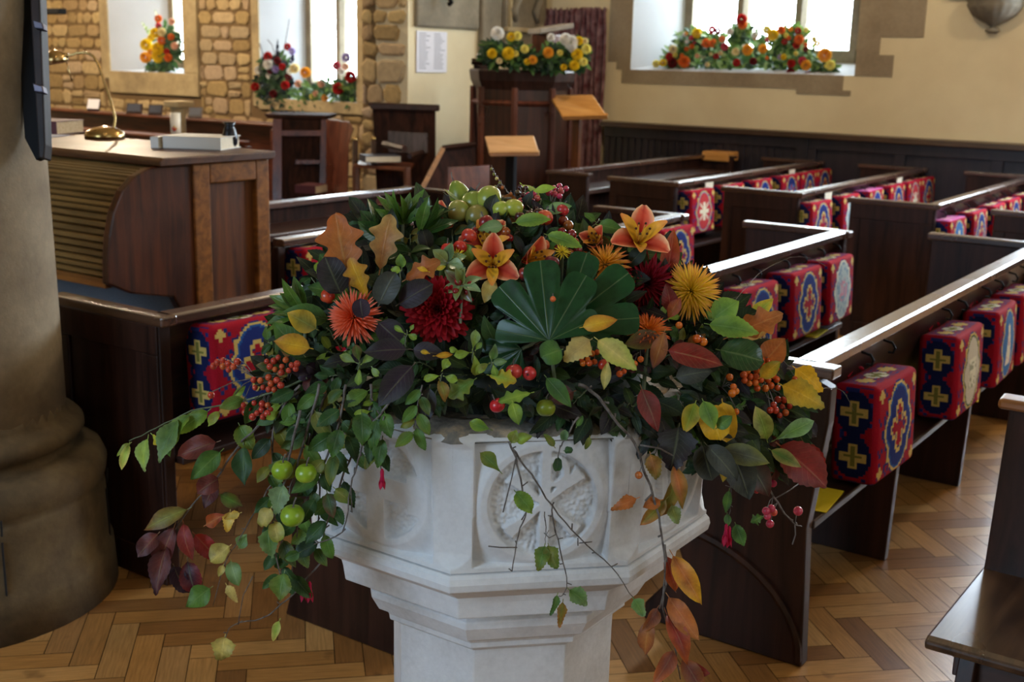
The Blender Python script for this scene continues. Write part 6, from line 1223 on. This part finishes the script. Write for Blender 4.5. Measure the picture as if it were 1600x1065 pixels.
arrangement('the left end of the middle window', 'tall dark green foliage at the left end of the middle window sill', pW1, [(428, 135, 26, 26), (432, 155, 26, 14), (430, 110, 20, 22), (420, 120, 18, 30)],
    [(142, 318, 20, 'red'), (250, 265, 16, 'red'), (195, 342, 17, 'dark red'), (220, 375, 15, 'red'), (72, 487, 20, 'red'), (172, 525, 18, 'dark red'), (238, 478, 20, 'red'), (255, 432, 16, 'dark red'), (155, 398, 14, 'dark red'), (145, 362, 24, 'white'), (90, 395, 18, 'white'), (185, 388, 18, 'lilac'), (148, 425, 14, 'white'), (275, 290, 16, 'lilac')], 380, 0, 3.551, ('22352a', '2c4a30', '3d5c34', '1c2430'), 420, 10, 4, .12)
arrangement('the middle window sill', 'low green foliage along the middle window sill', pW1, [(480, 148, 30, 14), (520, 140, 26, 16), (545, 145, 12, 22), (480, 165, 24, 6)],
    [(350, 408, 24, 'amber'), (290, 385, 22, 'cream'), (435, 468, 17, 'blush'), (310, 470, 17, 'blush'), (265, 400, 16, 'white'), (455, 548, 15, 'amber'), (405, 525, 13, 'blush'), (600, 432, 26, 'red'), (532, 497, 26, 'red'), (520, 370, 19, 'pink'), (575, 325, 20, 'lilac'), (570, 375, 15, 'blush'), (545, 400, 15, 'white'), (385, 540, 12, 'pale yellow')], 380, 0, 3.551, ('4c7040', '3a5a34', '6c8c48', '2c4430'), 330, 9, 5, .1)
pW0 = lambda px, py: WX(px, py, 9.88)
arrangement('the left window sill', 'dark green foliage under the yellow flowers on the left window sill', pW0, [(248, 105, 20, 7), (250, 92, 20, 16), (262, 60, 16, 20), (270, 75, 12, 20)],
    [(870, 190, 24, 'yellow'), (905, 185, 20, 'cream'), (820, 255, 27, 'yellow'), (885, 275, 28, 'yellow'), (888, 318, 30, 'yellow'), (905, 230, 20, 'orange'), (815, 325, 25, 'amber'), (850, 300, 20, 'amber'), (940, 325, 18, 'orange'), (955, 210, 15, 'orange'), (975, 260, 17, 'blush'), (885, 110, 17, 'orange'), (960, 125, 15, 'blush'), (885, 148, 14, 'pink'), (845, 215, 16, 'yellow'), (930, 290, 14, 'red')], 0, 0, 3.551, ('2c4a28', '3c6234', '243c24'), 260, 8, 6, .1)
pP = lambda px, py: W(px, py, 9.02)
arrangement('the left side of the pulpit', 'green garland foliage along the left side of the pulpit top', pP, [(790, 80, 34, 18), (770, 80, 18, 18), (820, 92, 24, 12)],
    [(245, 305, 22, 'yellow'), (335, 305, 28, 'yellow'), (350, 213, 20, 'yellow'), (385, 208, 20, 'pale yellow'), (425, 280, 19, 'pale yellow'), (470, 340, 20, 'amber'), (440, 350, 15, 'yellow'), (275, 195, 30, 'white'), (285, 345, 14, 'cream'), (375, 305, 14, 'pale yellow')], 700, 0, 3.551, G_, 420, 9, 7, .15)
arrangement('the right side of the pulpit', 'green garland foliage over the right side of the pulpit top', pP, [(880, 85, 28, 22), (860, 92, 20, 14), (905, 85, 12, 22)],
    [(555, 300, 24, 'amber'), (700, 370, 23, 'yellow'), (725, 235, 20, 'yellow'), (715, 310, 26, 'yellow'), (765, 280, 22, 'pale yellow'), (680, 245, 32, 'white'), (650, 225, 26, 'white'), (570, 215, 18, 'white'), (750, 350, 19, 'pale yellow'), (640, 380, 15, 'yellow'), (620, 300, 14, 'pale yellow'), (760, 235, 14, 'cream'), (690, 275, 20, 'white')], 700, 0, 3.551, G_, 420, 9, 8, .15)
for (where, cn), L in BL.items():
    random.seed(len(where) + len(cn)); mb = MB(); inn, out = mixc(hexc(COLS[cn]), hexc('7a4a10'), .15), hexc(COLS[cn]); ax, e1, e2 = axis_frame(TV)
    if cn in bl: me = bl[cn]
    else:
        for i in range(46):
            f = sqrt((i + .5) / 46); th = 1.75 * f; ph = i * 2.39996; rad = e1 * cos(ph) + e2 * sin(ph); d = ax * cos(th) + rad * sin(th); leafgeo(mb, d * .15, d, ax * sin(th) - rad * cos(th) + ax * .01, .85, .42, mixc(inn, out, f), None, 'obov', .3, -.3, 0, 0)
        o = link_mesh(mb, 'bloom', M_PETAL, smooth=True); me = bl[cn] = o.data; bpy.data.objects.remove(o)
    L.sort(key=lambda q: q[0])
    for i, (px, p, R, c) in enumerate(L):
        o = bpy.data.objects.new('bloom', me); COL.objects.link(o); o.location = p + TV * (.03 + R * .3); o.scale = (R, R, R)
        if len(L) == 1: lb = '%s bloom, only one of its colour, %s' % (cn, where)
        else: lb = '%s bloom, %s from left of its colour, %s' % (cn, ['first', 'second', 'third', 'fourth', 'fifth', 'sixth', 'seventh', 'eighth', 'ninth', 'tenth', 'eleventh', 'twelfth', 'thirteenth', 'fourteenth', 'fifteenth', 'sixteenth', 'seventeenth', 'eighteenth', 'nineteenth', 'twentieth'][i], where)
        tag(o, lb, 'flower', 'blooms at ' + where)
# dark plume spikes in the middle window flowers and gladiolus tips in the left one
for (p0, p1, wd, c, lb) in (((433, 95), (434, 62), .03, '1c1c2c', 'tall dark plume in the middle window flowers, left one'), ((456, 100), (458, 82), .03, '1e2038', 'short dark blue plume in the middle window flowers')):
    a, b = pW1(*p0), pW1(*p1); mb = MB(); mb.col = hexc(c); random.seed(3)
    for k in range(40):
        f = random.random(); q = a.lerp(b, f); leafgeo(mb, q, sdir(random.uniform(20, 160), .3), TV, wd * 1.6 * (1.1 - f), wd * .6, hexc(c), None, 'ovate', .2, 0, 0, 0)
    tag(link_mesh(mb, 'plume', M_PETAL, loc=a), lb, 'flower')
mb = MB(); random.seed(6)
for pts in (((415, 100), (405, 65), (398, 40)), ((440, 100), (447, 60), (452, 30)), ((430, 90), (425, 70), (418, 62))): mb.tube([pW1(*p) for p in pts], .006, 4)
tag(link_mesh(mb, 'thin_stems', M_TWIG), 'thin bare stems rising from the middle window flowers', 'stems')
for (p0, p1, lb) in (((250, 55), (243, 18), 'upright green gladiolus tip in the left window'), ((237, 60), (222, 36), 'green gladiolus tip leaning left in the left window')):
    a, b = pW0(*p0), pW0(*p1); mb = MB()
    for k in range(9): q = a.lerp(b, k / 8); leafgeo(mb, q, sdir(60 if k % 2 else 120, .2), TV, .07 * (1.2 - k / 8), .03, hexc('7c9a58'), hexc('b8c880'), 'lance', .2, 0, 0, 0)
    mb.tube([a - Vector((0, 0, .1)), a, b], .006, 5); tag(link_mesh(mb, 'flower_spike', M_LEAF, loc=a), lb, 'flower')
